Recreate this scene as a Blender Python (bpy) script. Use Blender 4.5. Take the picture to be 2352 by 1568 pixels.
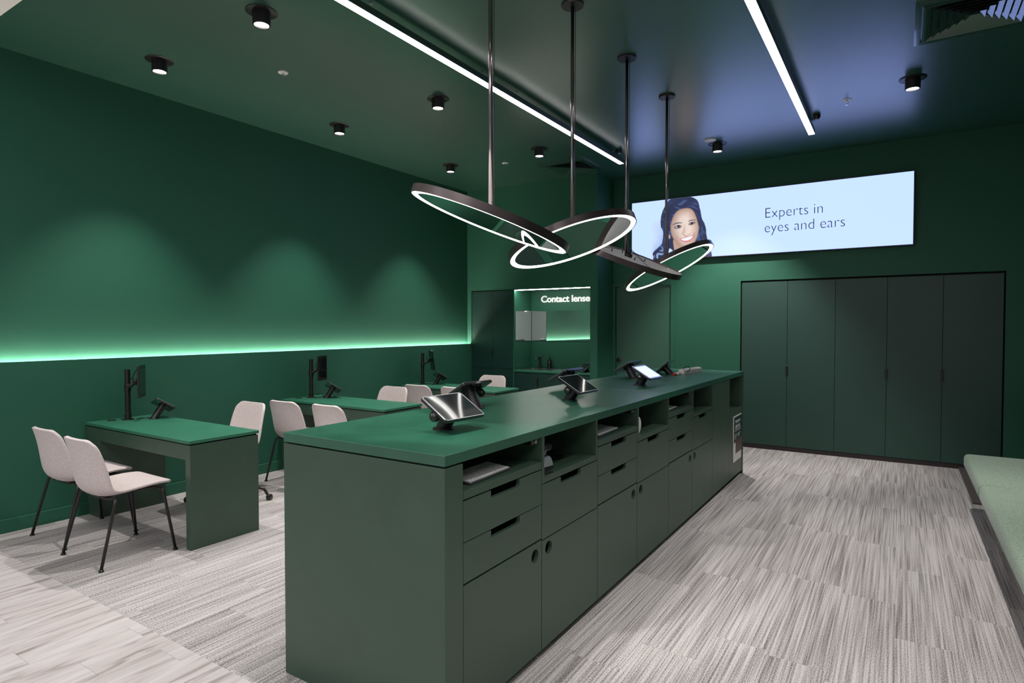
import bpy, bmesh, math, random
import numpy as np
from mathutils import Vector, Matrix
PI = math.pi
R = math.radians
random.seed(4)
for o in list(bpy.data.objects):
    bpy.data.objects.remove(o)
SC = bpy.context.scene
COL = SC.collection

# ------------------------------------------------------------------ camera
cam = bpy.data.cameras.new('camera')
cam.sensor_width = 36
cam.lens = 21.24
cam.clip_start = 0.02
co = bpy.data.objects.new('camera', cam)
COL.objects.link(co)
co.location = (0, 0, 1.5)
co.rotation_euler = (R(90 - 1.417), 0, R(32.71))
SC.camera = co
SC.view_settings.view_transform = 'Standard'
SC.view_settings.look = 'None'
SC.view_settings.gamma = 1
SC.view_settings.use_curve_mapping = False
SC.view_settings.exposure = 0.0

# ------------------------------------------------------------------ world and big lights
wd = bpy.data.worlds.new('world')
SC.world = wd
wd.use_nodes = True
wd.node_tree.nodes['Background'].inputs[0].default_value = (0.8, 0.9, 1, 1)
wd.node_tree.nodes['Background'].inputs[1].default_value = 0.05

E_LINEAR = 9.0      # ceiling light bars
E_RING = 5.0        # pendant rings
E_LEDGE = 150.0       # led strip behind the dado ledge
E_NICHE = 55.0       # led strip over the contact lens niche
E_SCREEN = 1.15
P_SPOT = 165.0
P_SHOP_FILL = 36.0

def light(name, kind, loc, power, rot=(0, 0, 0), color=(1, 0.97, 0.94), **kw):
    l = bpy.data.lights.new(name, kind)
    l.energy = power
    l.color = color
    for k, v in kw.items():
        setattr(l, k, v)
    o = bpy.data.objects.new(name, l)
    COL.objects.link(o)
    o.location = loc
    o.rotation_euler = rot
    return o

CEIL = 3.53
for px in (-4.2, -1.6, 1.0):          # unseen fill lights, guessed for the shop floor behind the camera
    for py in (-0.4, -3.0):
        light('shop_fill_light', 'AREA', (px, py, CEIL - 0.06), P_SHOP_FILL, color=(0.96, 0.98, 1.0), shape='RECTANGLE', size=1.2, size_y=1.2)

light('added_spot_beam', 'SPOT', (-1.95, 0.75, CEIL - 0.1), 230, rot=(R(41), 0, R(-4)), spot_size=R(40), spot_blend=0.3, shadow_soft_size=0.02)  # unseen spot added for the bright patch and shadows on the worktop

# ------------------------------------------------------------------ materials
def mat(name, base, rough=0.5, metal=0.0, spec=0.5, emit=None, es=0.0, mottle=0.0, mscale=3.0, bump=0.0, bscale=200.0, coat=0.0):
    m = bpy.data.materials.new(name)
    m.use_nodes = True
    nt = m.node_tree
    b = nt.nodes['Principled BSDF']
    b.inputs['Base Color'].default_value = (*base, 1)
    b.inputs['Roughness'].default_value = rough
    b.inputs['Metallic'].default_value = metal
    b.inputs['Specular IOR Level'].default_value = spec
    b.inputs['Coat Weight'].default_value = coat
    b.inputs['Coat Roughness'].default_value = 0.05 if rough < 0.3 else rough * 0.8
    if emit:
        b.inputs['Emission Color'].default_value = (*emit, 1)
        b.inputs['Emission Strength'].default_value = es
    if mottle or bump:
        tc = nt.nodes.new('ShaderNodeTexCoord')
    if mottle:
        n = nt.nodes.new('ShaderNodeTexNoise')
        n.inputs['Scale'].default_value = mscale
        n.inputs['Detail'].default_value = 8
        n.inputs['Roughness'].default_value = 0.65
        nt.links.new(tc.outputs['Object'], n.inputs['Vector'])
        r = nt.nodes.new('ShaderNodeMapRange')
        r.inputs[1].default_value = 0.15
        r.inputs[2].default_value = 0.85
        r.inputs[3].default_value = 1 - mottle
        r.inputs[4].default_value = 1 + mottle
        nt.links.new(n.outputs['Fac'], r.inputs[0])
        mx = nt.nodes.new('ShaderNodeVectorMath')
        mx.operation = 'SCALE'
        mx.inputs[0].default_value = base
        nt.links.new(r.outputs[0], mx.inputs['Scale'])
        nt.links.new(mx.outputs[0], b.inputs['Base Color'])
        rr = nt.nodes.new('ShaderNodeMapRange')
        rr.inputs[1].default_value = 0.15
        rr.inputs[2].default_value = 0.85
        rr.inputs[3].default_value = rough * 0.85
        rr.inputs[4].default_value = min(1, rough * 1.15)
        nt.links.new(n.outputs['Fac'], rr.inputs[0])
        nt.links.new(rr.outputs[0], b.inputs['Roughness'])
    if bump:
        n2 = nt.nodes.new('ShaderNodeTexNoise')
        n2.inputs['Scale'].default_value = bscale
        n2.inputs['Detail'].default_value = 3
        nt.links.new(tc.outputs['Object'], n2.inputs['Vector'])
        bp = nt.nodes.new('ShaderNodeBump')
        bp.inputs['Strength'].default_value = bump
        bp.inputs['Distance'].default_value = 0.002
        nt.links.new(n2.outputs['Fac'], bp.inputs['Height'])
        nt.links.new(bp.outputs[0], b.inputs['Normal'])
    return m

M = {}
M['wall'] = mat('green_wall_paint', (0.020, 0.106, 0.066), 0.55, spec=0.35, mottle=0.05, mscale=1.5, bump=0.15, bscale=260)
M['ceil'] = mat('green_ceiling_paint', (0.019, 0.078, 0.055), 0.36, spec=1.0, coat=0.8, bump=0.06, bscale=120)
M['white'] = mat('white_shop_paint', (0.75, 0.72, 0.71), 0.6)
M['board'] = mat('green_stained_board', (0.040, 0.076, 0.052), 0.42, mottle=0.16, mscale=5, bump=0.12, bscale=420)
M['top'] = mat('green_worktop_board', (0.013, 0.090, 0.052), 0.34, spec=0.8, coat=0.25, mottle=0.45, mscale=3.5, bump=0.10, bscale=400)
M['desk'] = mat('green_desk_board', (0.028, 0.150, 0.090), 0.42, mottle=0.15, mscale=5, bump=0.1, bscale=400)
M['inside'] = mat('dark_green_carcass', (0.012, 0.040, 0.028), 0.5, mottle=0.1, mscale=6)
M['cupboard'] = mat('blue_green_cupboard_laminate', (0.020, 0.060, 0.046), 0.42, mottle=0.05, mscale=3, bump=0.05)
M['kitchen'] = mat('dark_teal_laminate', (0.010, 0.040, 0.032), 0.4, mottle=0.05, mscale=3)
M['black'] = mat('black_powder_coat', (0.012, 0.010, 0.011), 0.35, bump=0.1, bscale=600)
M['blackplastic'] = mat('black_plastic', (0.012, 0.010, 0.011), 0.25, coat=0.3)
M['dark'] = mat('dark_brown_plinth', (0.022, 0.014, 0.014), 0.5)
M['gap'] = mat('shadow_gap', (0.004, 0.004, 0.004), 0.8)
M['glass'] = mat('black_screen_glass', (0.010, 0.011, 0.012), 0.06, coat=0.6)
M['lit'] = mat('lit_tablet_screen', (0.1, 0.1, 0.1), 0.2, emit=(0.72, 0.84, 1.0), es=1.05)
M['steel'] = mat('brushed_steel', (0.6, 0.6, 0.6), 0.25, metal=1.0)
M['chrome'] = mat('polished_pole_metal', (0.30, 0.26, 0.27), 0.16, metal=1.0)
M['rim'] = mat('dark_bronze_rim', (0.055, 0.042, 0.044), 0.32, metal=0.6)
M['mirror'] = mat('mirror_glass', (0.82, 0.88, 0.85), 0.015, metal=1.0)
M['door'] = mat('green_door_paint', (0.040, 0.112, 0.078), 0.5, spec=0.4)
M['vent'] = mat('green_gloss_vent_paint', (0.03, 0.085, 0.06), 0.16, spec=1.0, coat=0.6)
M['shopgrey'] = mat('grey_shop_wall', (0.42, 0.43, 0.42), 0.6)
M['discback'] = mat('grey_disc_back', (0.80, 0.74, 0.71), 0.45)
M['barbody'] = mat('green_painted_light_body', (0.035, 0.07, 0.055), 0.4)
M['whiteplastic'] = mat('white_plastic', (0.72, 0.70, 0.69), 0.35)
M['silver'] = mat('silver_plastic', (0.52, 0.54, 0.58), 0.3, metal=0.7)
M['em_bar'] = mat('lit_bar_diffuser', (0.9, 0.9, 0.9), 0.5, emit=(1.0, 0.97, 0.93), es=E_LINEAR)
M['em_ring'] = mat('lit_ring_diffuser', (0.9, 0.9, 0.9), 0.5, emit=(1.0, 0.97, 0.93), es=E_RING)
M['em_ledge'] = mat('lit_led_tape', (0.9, 0.9, 0.9), 0.5, emit=(1.0, 0.88, 0.76), es=E_LEDGE)
M['em_niche'] = mat('lit_niche_strip', (0.9, 0.9, 0.9), 0.5, emit=(1.0, 0.98, 0.93), es=E_NICHE)
M['em_spot'] = mat('lit_lamp_lens', (0.9, 0.9, 0.9), 0.5, emit=(1.0, 0.97, 0.92), es=12.0)
M['em_screen'] = mat('lightbox_sheet', (0.04, 0.04, 0.04), 0.4, emit=(0.34, 0.455, 1.0), es=1.75)
M['ink'] = mat('dark_printed_lettering', (0.01, 0.02, 0.025), 0.5)
M['whiteink'] = mat('white_lettering', (0.85, 0.85, 0.83), 0.45, emit=(1, 1, 0.97), es=0.35)
M['whiteprint'] = mat('white_printed_lettering', (0.75, 0.75, 0.74), 0.5)
M['leafdark'] = mat('dark_teal_print', (0.006, 0.028, 0.030), 0.4)
M['leafphoto'] = mat('printed_photo', (0.10, 0.05, 0.045), 0.5, mottle=0.9, mscale=45)
M['cream'] = mat('cream_plastic', (0.70, 0.62, 0.56), 0.4)
M['keygrey'] = mat('mid_grey_plastic', (0.07, 0.065, 0.07), 0.4)
M['red'] = mat('red_plastic', (0.4, 0.02, 0.02), 0.4)

def fabric(name, c1, c2, rough=0.95):
    m = mat(name, c1, rough, spec=0.2)
    nt = m.node_tree
    b = nt.nodes['Principled BSDF']
    b.inputs['Sheen Weight'].default_value = 0.15
    tc = nt.nodes.new('ShaderNodeTexCoord')
    n = nt.nodes.new('ShaderNodeTexNoise')
    n.inputs['Scale'].default_value = 300
    n.inputs['Detail'].default_value = 4
    mp = nt.nodes.new('ShaderNodeMapping')
    mp.inputs['Scale'].default_value = (1, 1, 0.45)
    nt.links.new(tc.outputs['Object'], mp.inputs[0])
    nt.links.new(mp.outputs[0], n.inputs['Vector'])
    r = nt.nodes.new('ShaderNodeValToRGB')
    r.color_ramp.elements[0].position = 0.36
    r.color_ramp.elements[0].color = (*c2, 1)
    r.color_ramp.elements[1].position = 0.60
    r.color_ramp.elements[1].color = (*c1, 1)
    nt.links.new(n.outputs['Fac'], r.inputs[0])
    nt.links.new(r.outputs[0], b.inputs['Base Color'])
    bp = nt.nodes.new('ShaderNodeBump')
    bp.inputs['Strength'].default_value = 0.35
    bp.inputs['Distance'].default_value = 0.002
    nt.links.new(n.outputs['Fac'], bp.inputs['Height'])
    nt.links.new(bp.outputs[0], b.inputs['Normal'])
    return m
M['wool'] = fabric('beige_wool_felt', (0.68, 0.59, 0.575), (0.50, 0.42, 0.41))
M['bench'] = fabric('sage_green_wool', (0.34, 0.42, 0.33), (0.12, 0.18, 0.12))

def math_node(nt, op, a, b=None):
    n = nt.nodes.new('ShaderNodeMath')
    n.operation = op
    for i, v in enumerate((a, b)):
        if v is None:
            continue
        if isinstance(v, (int, float)):
            n.inputs[i].default_value = v
        else:
            nt.links.new(v, n.inputs[i])
    return n.outputs[0]

def carpet():
    m = mat('striped_grey_carpet', (0.5, 0.5, 0.5), 0.95, spec=0.1)
    nt = m.node_tree
    L = nt.links.new
    b = nt.nodes['Principled BSDF']
    tc = nt.nodes.new('ShaderNodeTexCoord')
    s = nt.nodes.new('ShaderNodeSeparateXYZ')
    L(tc.outputs['Object'], s.inputs[0])
    X, Y = s.outputs[0], s.outputs[1]
    ix = math_node(nt, 'FLOOR', math_node(nt, 'DIVIDE', X, 0.25))
    wn = nt.nodes.new('ShaderNodeTexWhiteNoise')
    wn.noise_dimensions = '1D'
    L(ix, wn.inputs['W'])
    iy = math_node(nt, 'FLOOR', math_node(nt, 'ADD', Y, wn.outputs['Value']))
    pid = math_node(nt, 'ADD', math_node(nt, 'MULTIPLY', ix, 7.31), math_node(nt, 'MULTIPLY', iy, 3.17))
    wn2 = nt.nodes.new('ShaderNodeTexWhiteNoise')
    wn2.noise_dimensions = '1D'
    L(pid, wn2.inputs['W'])
    # stripes that run along each plank
    c = nt.nodes.new('ShaderNodeCombineXYZ')
    L(math_node(nt, 'MULTIPLY', X, 120), c.inputs[0])
    L(math_node(nt, 'MULTIPLY', Y, 1.5), c.inputs[1])
    L(math_node(nt, 'MULTIPLY', wn2.outputs['Value'], 40), c.inputs[2])
    n1 = nt.nodes.new('ShaderNodeTexNoise')
    n1.inputs['Scale'].default_value = 1
    n1.inputs['Detail'].default_value = 3
    L(c.outputs[0], n1.inputs['Vector'])
    # tufted loops in rows
    c2 = nt.nodes.new('ShaderNodeCombineXYZ')
    L(math_node(nt, 'MULTIPLY', X, 260), c2.inputs[0])
    L(math_node(nt, 'MULTIPLY', Y, 130), c2.inputs[1])
    n2 = nt.nodes.new('ShaderNodeTexNoise')
    n2.inputs['Scale'].default_value = 1
    n2.inputs['Detail'].default_value = 2
    L(c2.outputs[0], n2.inputs['Vector'])
    # broad uneven bands
    c3 = nt.nodes.new('ShaderNodeCombineXYZ')
    L(math_node(nt, 'MULTIPLY', X, 7), c3.inputs[0])
    L(math_node(nt, 'MULTIPLY', Y, 0.8), c3.inputs[1])
    L(math_node(nt, 'MULTIPLY', wn2.outputs['Value'], 90), c3.inputs[2])
    n3 = nt.nodes.new('ShaderNodeTexNoise')
    n3.inputs['Scale'].default_value = 1
    n3.inputs['Detail'].default_value = 1
    L(c3.outputs[0], n3.inputs['Vector'])
    v = math_node(nt, 'ADD', math_node(nt, 'MULTIPLY', n1.outputs['Fac'], 0.42), math_node(nt, 'MULTIPLY', n2.outputs['Fac'], 0.46))
    v = math_node(nt, 'ADD', v, math_node(nt, 'MULTIPLY', n3.outputs['Fac'], 0.12))
    r = nt.nodes.new('ShaderNodeValToRGB')
    e = r.color_ramp.elements
    e[0].position = 0.36
    e[0].color = (0.095, 0.080, 0.075, 1)
    e[1].position = 0.57
    e[1].color = (0.56, 0.525, 0.512, 1)
    x = e.new(0.475)
    x.color = (0.34, 0.312, 0.302, 1)
    L(v, r.inputs[0])
    L(r.outputs[0], b.inputs['Base Color'])
    bp = nt.nodes.new('ShaderNodeBump')
    bp.inputs['Strength'].default_value = 0.5
    bp.inputs['Distance'].default_value = 0.003
    L(n2.outputs['Fac'], bp.inputs['Height'])
    L(bp.outputs[0], b.inputs['Normal'])
    return m
M['carpet'] = carpet()

def planks():
    m = mat('whitewashed_timber_planks', (0.6, 0.55, 0.53), 0.5, spec=0.35)
    nt = m.node_tree
    L = nt.links.new
    b = nt.nodes['Principled BSDF']
    tc = nt.nodes.new('ShaderNodeTexCoord')
    s = nt.nodes.new('ShaderNodeSeparateXYZ')
    L(tc.outputs['Object'], s.inputs[0])
    X, Y = s.outputs[0], s.outputs[1]
    W = 0.18
    fx = math_node(nt, 'DIVIDE', X, W)
    ix = math_node(nt, 'FLOOR', fx)
    wn = nt.nodes.new('ShaderNodeTexWhiteNoise')
    wn.noise_dimensions = '1D'
    L(ix, wn.inputs['W'])
    fy = math_node(nt, 'DIVIDE', math_node(nt, 'ADD', Y, math_node(nt, 'MULTIPLY', wn.outputs['Value'], 1.2)), 1.2)
    iy = math_node(nt, 'FLOOR', fy)
    pid = math_node(nt, 'ADD', math_node(nt, 'MULTIPLY', ix, 5.7), math_node(nt, 'MULTIPLY', iy, 2.9))
    wn2 = nt.nodes.new('ShaderNodeTexWhiteNoise')
    wn2.noise_dimensions = '1D'
    L(pid, wn2.inputs['W'])
    c = nt.nodes.new('ShaderNodeCombineXYZ')
    L(math_node(nt, 'MULTIPLY', X, 16), c.inputs[0])
    L(math_node(nt, 'MULTIPLY', Y, 1.6), c.inputs[1])
    L(math_node(nt, 'MULTIPLY', wn2.outputs['Value'], 30), c.inputs[2])
    n1 = nt.nodes.new('ShaderNodeTexNoise')
    n1.inputs['Scale'].default_value = 1
    n1.inputs['Detail'].default_value = 6
    n1.inputs['Distortion'].default_value = 1.2
    L(c.outputs[0], n1.inputs['Vector'])
    v = math_node(nt, 'ADD', math_node(nt, 'MULTIPLY', n1.outputs['Fac'], 0.9), math_node(nt, 'MULTIPLY', wn2.outputs['Value'], 0.10))
    r = nt.nodes.new('ShaderNodeValToRGB')
    e = r.color_ramp.elements
    e[0].position = 0.30
    e[0].color = (0.25, 0.20, 0.185, 1)
    e[1].position = 0.62
    e[1].color = (0.57, 0.525, 0.515, 1)
    x = e.new(0.44)
    x.color = (0.49, 0.44, 0.428, 1)
    L(v, r.inputs[0])
    # fine joints
    fr = math_node(nt, 'FRACT', fx)
    j1 = math_node(nt, 'LESS_THAN', fr, 0.012)
    j2 = math_node(nt, 'LESS_THAN', math_node(nt, 'FRACT', fy), 0.0018)
    j = math_node(nt, 'MAXIMUM', j1, j2)
    mx = nt.nodes.new('ShaderNodeMix')
    mx.data_type = 'RGBA'
    L(math_node(nt, 'MULTIPLY', j, 0.55), mx.inputs[0])
    L(r.outputs[0], mx.inputs[6])
    mx.inputs[7].default_value = (0.2, 0.17, 0.16, 1)
    L(mx.outputs[2], b.inputs['Base Color'])
    return m
M['planks'] = planks()

# ------------------------------------------------------------------ helpers
def link(name, me, m, parent=None, loc=None, smooth=False):
    o = bpy.data.objects.new(name, me)
    COL.objects.link(o)
    if m is not None:
        me.materials.append(m)
    if parent is not None:
        o.parent = parent
    if loc is not None:
        o.location = loc
    if smooth:
        for f in me.polygons:
            f.use_smooth = True
    return o

def finish(name, bm, m, parent=None, loc=None, smooth=False, bevel=0.0, seg=1):
    me = bpy.data.meshes.new(name)
    bmesh.ops.recalc_face_normals(bm, faces=bm.faces[:])
    bm.to_mesh(me)
    bm.free()
    o = link(name, me, m, parent, loc, smooth)
    if bevel:
        md = o.modifiers.new('bevel', 'BEVEL')
        md.width = bevel
        md.segments = seg
        md.limit_method = 'ANGLE'
        md.angle_limit = R(50)
    return o

def add_box(bm, x0, x1, y0, y1, z0, z1):
    vs = [bm.verts.new((x, y, z)) for x in (x0, x1) for y in (y0, y1) for z in (z0, z1)]
    for f in ((0, 1, 3, 2), (4, 6, 7, 5), (0, 4, 5, 1), (2, 3, 7, 6), (0, 2, 6, 4), (1, 5, 7, 3)):
        bm.faces.new([vs[i] for i in f])

def box(name, b, m, parent=None, bevel=0.0, seg=1):
    bm = bmesh.new()
    if isinstance(b[0], (int, float)):
        b = [b]
    for q in b:
        add_box(bm, *q)
    return finish(name, bm, m, parent, bevel=bevel, seg=seg)

def add_lathe(bm, prof, seg=32, mat4=None):
    """prof = [(r,z)...]; revolve round local z."""
    mat4 = mat4 or Matrix()
    rings = []
    for r, z in prof:
        if r < 1e-6:
            rings.append([bm.verts.new(mat4 @ Vector((0, 0, z)))])
        else:
            rings.append([bm.verts.new(mat4 @ Vector((r * math.cos(2 * PI * k / seg), r * math.sin(2 * PI * k / seg), z))) for k in range(seg)])
    for a, b in zip(rings, rings[1:]):
        for k in range(seg):
            k2 = (k + 1) % seg
            if len(a) == 1 and len(b) == 1:
                continue
            if len(a) == 1:
                bm.faces.new((a[0], b[k], b[k2]))
            elif len(b) == 1:
                bm.faces.new((a[k], a[k2], b[0]))
            else:
                bm.faces.new((a[k], a[k2], b[k2], b[k]))

def lathe(name, prof, m, parent=None, loc=None, seg=32, mat4=None, smooth=True):
    bm = bmesh.new()
    add_lathe(bm, prof, seg, mat4)
    o = finish(name, bm, m, parent, loc, smooth=smooth)
    if smooth:
        md = o.modifiers.new('split', 'EDGE_SPLIT')
        md.split_angle = R(35)
    return o

def disc_prof(r, z0, z1):
    return [(0, z0), (r, z0), (r, z1), (0, z1)]

def add_tube(bm, pts, r, seg=10, caps=True):
    pts = [Vector(p) for p in pts]
    n = len(pts)
    ring = []
    up = None
    for i, p in enumerate(pts):
        d = (pts[min(i + 1, n - 1)] - pts[max(i - 1, 0)]).normalized()
        if up is None:
            a = Vector((0, 0, 1)) if abs(d.z) < 0.9 else Vector((1, 0, 0))
            up = (a - d * a.dot(d)).normalized()
        else:
            up = (up - d * up.dot(d)).normalized()
        s = d.cross(up)
        rr = r[i] if isinstance(r, (list, tuple)) else r
        ring.append([bm.verts.new(p + (up * math.cos(2 * PI * k / seg) + s * math.sin(2 * PI * k / seg)) * rr) for k in range(seg)])
    for a, b in zip(ring, ring[1:]):
        for k in range(seg):
            k2 = (k + 1) % seg
            bm.faces.new((a[k], a[k2], b[k2], b[k]))
    if caps:
        bm.faces.new(ring[0][::-1])
        bm.faces.new(ring[-1])

def tube(name, pts, r, m, parent=None, seg=10):
    bm = bmesh.new()
    add_tube(bm, pts, r, seg)
    return finish(name, bm, m, parent, smooth=True)

def bend(pts, rad=0.03, n=5):
    """round the corners of a polyline"""
    pts = [Vector(p) for p in pts]
    out = [pts[0]]
    for a, b, c in zip(pts, pts[1:], pts[2:]):
        r1 = min(rad, (a - b).length * 0.45)
        r2 = min(rad, (c - b).length * 0.45)
        p = b + (a - b).normalized() * r1
        q = b + (c - b).normalized() * r2
        for k in range(n + 1):
            t = k / n
            out.append(p * (1 - t) ** 2 + b * 2 * t * (1 - t) + q * t * t)
    out.append(pts[-1])
    return out

def rrect(w, h, r, n=5, cx=0, cy=0):
    o = []
    for (sx, sy, a0) in ((1, 1, 0), (-1, 1, 90), (-1, -1, 180), (1, -1, 270)):
        for k in range(n + 1):
            a = R(a0 + 90 * k / n)
            o.append((cx + sx * (w / 2 - r) + r * math.cos(a), cy + sy * (h / 2 - r) + r * math.sin(a)))
    return o

def plate_bm(bm, outer, holes, f, t0, t1):
    """flat plate with holes; f(u,v,t) -> point; extruded between t0 and t1"""
    loops = [outer] + list(holes)
    fv, bv, edges = [], [], []
    for lp in loops:
        fr = [bm.verts.new(f(u, v, t1)) for u, v in lp]
        fv.append(fr)
        bk = [bm.verts.new(f(u, v, t0)) for u, v in lp]
        bv.append(bk)
    for side in (fv, bv):
        es = []
        for lp in side:
            for k in range(len(lp)):
                es.append(bm.edges.new((lp[k], lp[(k + 1) % len(lp)])))
        bmesh.ops.triangle_fill(bm, use_beauty=True, use_dissolve=False, edges=es)
    for a, b in zip(fv, bv):
        for k in range(len(a)):
            k2 = (k + 1) % len(a)
            bm.faces.new((a[k], a[k2], b[k2], b[k]))

def plate(name, outer, holes, f, t0, t1, m, parent=None, bevel=0):
    bm = bmesh.new()
    plate_bm(bm, outer, holes, f, t0, t1)
    return finish(name, bm, m, parent, bevel=bevel)

def tag(o, label, cat, group=None, kind=None):
    if kind:
        o['kind'] = kind
    if label:
        o['label'] = label
    if cat:
        o['category'] = cat
    if group:
        o['group'] = group
    return o

def struct(o):
    o['kind'] = 'structure'
    return o

def empty(name, loc, rz=0.0, label=None, cat=None, group=None):
    o = bpy.data.objects.new(name, None)
    o.empty_display_size = 0.1
    COL.objects.link(o)
    o.location = loc
    o.rotation_euler = (0, 0, rz)
    return tag(o, label, cat, group)

def copy_tree(o, parent=None):
    c = o.copy()
    COL.objects.link(c)
    if parent is not None:
        c.parent = parent
    for ch in list(o.children):
        copy_tree(ch, c)
    return c

def dup(o, loc, rz, label=None, group=None):
    c = copy_tree(o)
    c.location = loc
    c.rotation_euler = (0, 0, rz)
    if label:
        c['label'] = label
    if group:
        c['group'] = group
    return c

def text(name, body, size, m, f, parent=None, extrude=0.0, offset=0.0, shear=0.0, sx=1.0, space=1.0, line=1.0):
    """lettering as mesh; f maps (u,v,t) to a point"""
    cu = bpy.data.curves.new('lettering', 'FONT')
    cu.body = body
    cu.size = size
    cu.extrude = extrude
    cu.offset = offset
    cu.space_character = space
    cu.space_line = line
    cu.resolution_u = 6
    to = bpy.data.objects.new('lettering_tmp', cu)
    COL.objects.link(to)
    dg = bpy.context.evaluated_depsgraph_get()
    me = bpy.data.meshes.new_from_object(to.evaluated_get(dg))
    bpy.data.objects.remove(to)
    for v in me.vertices:
        v.co = Vector(f(v.co.x * sx, v.co.y, v.co.z))
    me.materials.clear()
    return link(name, me, m, parent)

def words(name, body, size, m, fbuild, u0, v0, parent, sx=1.0, **kw):
    """one mesh per word, spaced as in a line of lettering"""
    def width(s):
        cu = bpy.data.curves.new('w', 'FONT')
        cu.body = s
        cu.size = size
        to = bpy.data.objects.new('w', cu)
        COL.objects.link(to)
        bpy.context.view_layer.update()
        d = to.dimensions.x
        bpy.data.objects.remove(to)
        return d
    pre = ''
    for w in body.split(' '):
        off = (width(pre + 'n') - width('n')) * sx if pre else 0.0
        text(name, w, size, m, fbuild(u0 + off, v0), parent, sx=sx, **kw)
        pre += w + ' '

# ------------------------------------------------------------------ the room
LW = -5.46          # lower left wall face
UW = -5.53          # upper left wall face, set back behind the led ledge
BW = 7.88           # back wall face
KW = 7.36           # kitchenette wall face
KX = -3.38          # right side of the kitchenette block
struct(box('floor', (-6.0, 1.6, 1.52, 8.6, -0.06, 0.0), M['carpet']))
struct(box('floor', (-6.0, 3.0, -5.0, 1.52, -0.06, 0.0), M['planks']))
struct(box('ceiling', (-6.0, 1.6, 1.56, 8.6, CEIL, CEIL + 0.1), M['ceil']))
struct(box('ceiling', (-6.0, 3.0, -5.0, 1.56, CEIL, CEIL + 0.1), M['white']))
struct(box('wall_left', [(UW - 0.1, UW, 1.50, 8.6, 0, CEIL), (LW - 0.02, LW, 1.50, KW, 0, 1.24), (UW, LW - 0.02, 1.50, KW, 0, 1.184)], M['wall']))
struct(box('wall_left', (UW - 0.1, UW + 0.04, -5.0, 1.50, 0, CEIL), M['shopgrey']))
struct(box('wall_front', (-6.0, 3.0, -5.1, -5.0, 0, CEIL), M['shopgrey']))
struct(box('wall_right', (1.30, 1.40, 1.56, 8.0, 0, CEIL), M['wall']))
struct(box('wall_right', [(3.0, 3.1, -5.0, 1.66, 0, CEIL), (1.40, 3.0, 1.56, 1.66, 0, CEIL)], M['shopgrey']))
CX0, CX1, CZ1 = -1.668, 0.892, 2.056
DX0, DX1, DZ1 = -3.345, -2.56, 2.05
struct(box('wall_back', [(KX, DX0 - 0.005, BW, BW + 0.15, 0, CEIL), (DX0 - 0.005, DX1 + 0.005, BW, BW + 0.15, DZ1 + 0.005, CEIL),
                         (DX1 + 0.005, CX0 - 0.008, BW, BW + 0.15, 0, CEIL), (CX0 - 0.008, CX1 + 0.008, BW, BW + 0.15, CZ1 + 0.01, CEIL),
                         (CX1 + 0.008, 1.5, BW, BW + 0.15, 0, CEIL), (CX0 - 0.1, CX1 + 0.1, BW + 0.56, BW + 0.6, 0, 2.3)], M['wall']))
NX0, NX1, NZ1, NB = -4.69, -3.487, 2.035, 7.845
TX0 = -5.455
struct(box('wall_kitchenette', [(UW, TX0, KW, 8.2, 0, CEIL), (TX0, NX1, KW, 8.2, NZ1, CEIL), (NX1, KX, KW, BW + 0.2, 0, CEIL),
                                (NX0, NX1, NB, NB + 0.1, 0, NZ1)], M['wall']))
struct(box('baseboard_left', (LW, LW + 0.020, 1.50, KW, 0, 0.10), M['wall'], bevel=0.003, seg=2))
struct(box('baseboard_back', [(KX + 0.0, DX0 - 0.05, BW - 0.012, BW, 0, 0.08), (DX1 + 0.05, CX0 - 0.01, BW - 0.012, BW, 0, 0.08), (CX1 + 0.01, 1.3, BW - 0.012, BW, 0, 0.08)], M['wall']))
struct(box('trim_1', (CX0, CX1, BW - 0.002, BW + 0.03, 0, 0.046), M['dark']))      # dark plinth below the built-in cupboard

# door in the back wall
d = struct(empty('door_1', ((DX0 + DX1) / 2, BW, 0)))
def local(o, b):
    l = o.location
    if isinstance(b[0], (int, float)):
        b = [b]
    return [(q[0] - l.x, q[1] - l.x, q[2] - l.y, q[3] - l.y, q[4] - l.z, q[5] - l.z) for q in b]
box('door_panel', local(d, (DX0 + 0.01, DX1 - 0.01, BW + 0.012, BW + 0.05, 0.01, DZ1 - 0.01)), M['door'], d, bevel=0.002)
box('door_frame', local(d, [(DX0 - 0.045, DX0, BW - 0.016, BW + 0.06, 0, DZ1 + 0.06), (DX1, DX1 + 0.06, BW - 0.016, BW + 0.06, 0, DZ1 + 0.06),
                            (DX0, DX1, BW - 0.016, BW + 0.06, DZ1, DZ1 + 0.06)]), M['wall'], d, bevel=0.004, seg=2)
lathe('door_knob', [(0, 0), (0.033, 0), (0.033, 0.010), (0.026, 0.014), (0, 0.014)], M['black'], d,
      loc=(DX0 + 0.055 - d.location.x, 0.012, 1.036), mat4=Matrix.Rotation(R(90), 4, 'X'))

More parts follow.
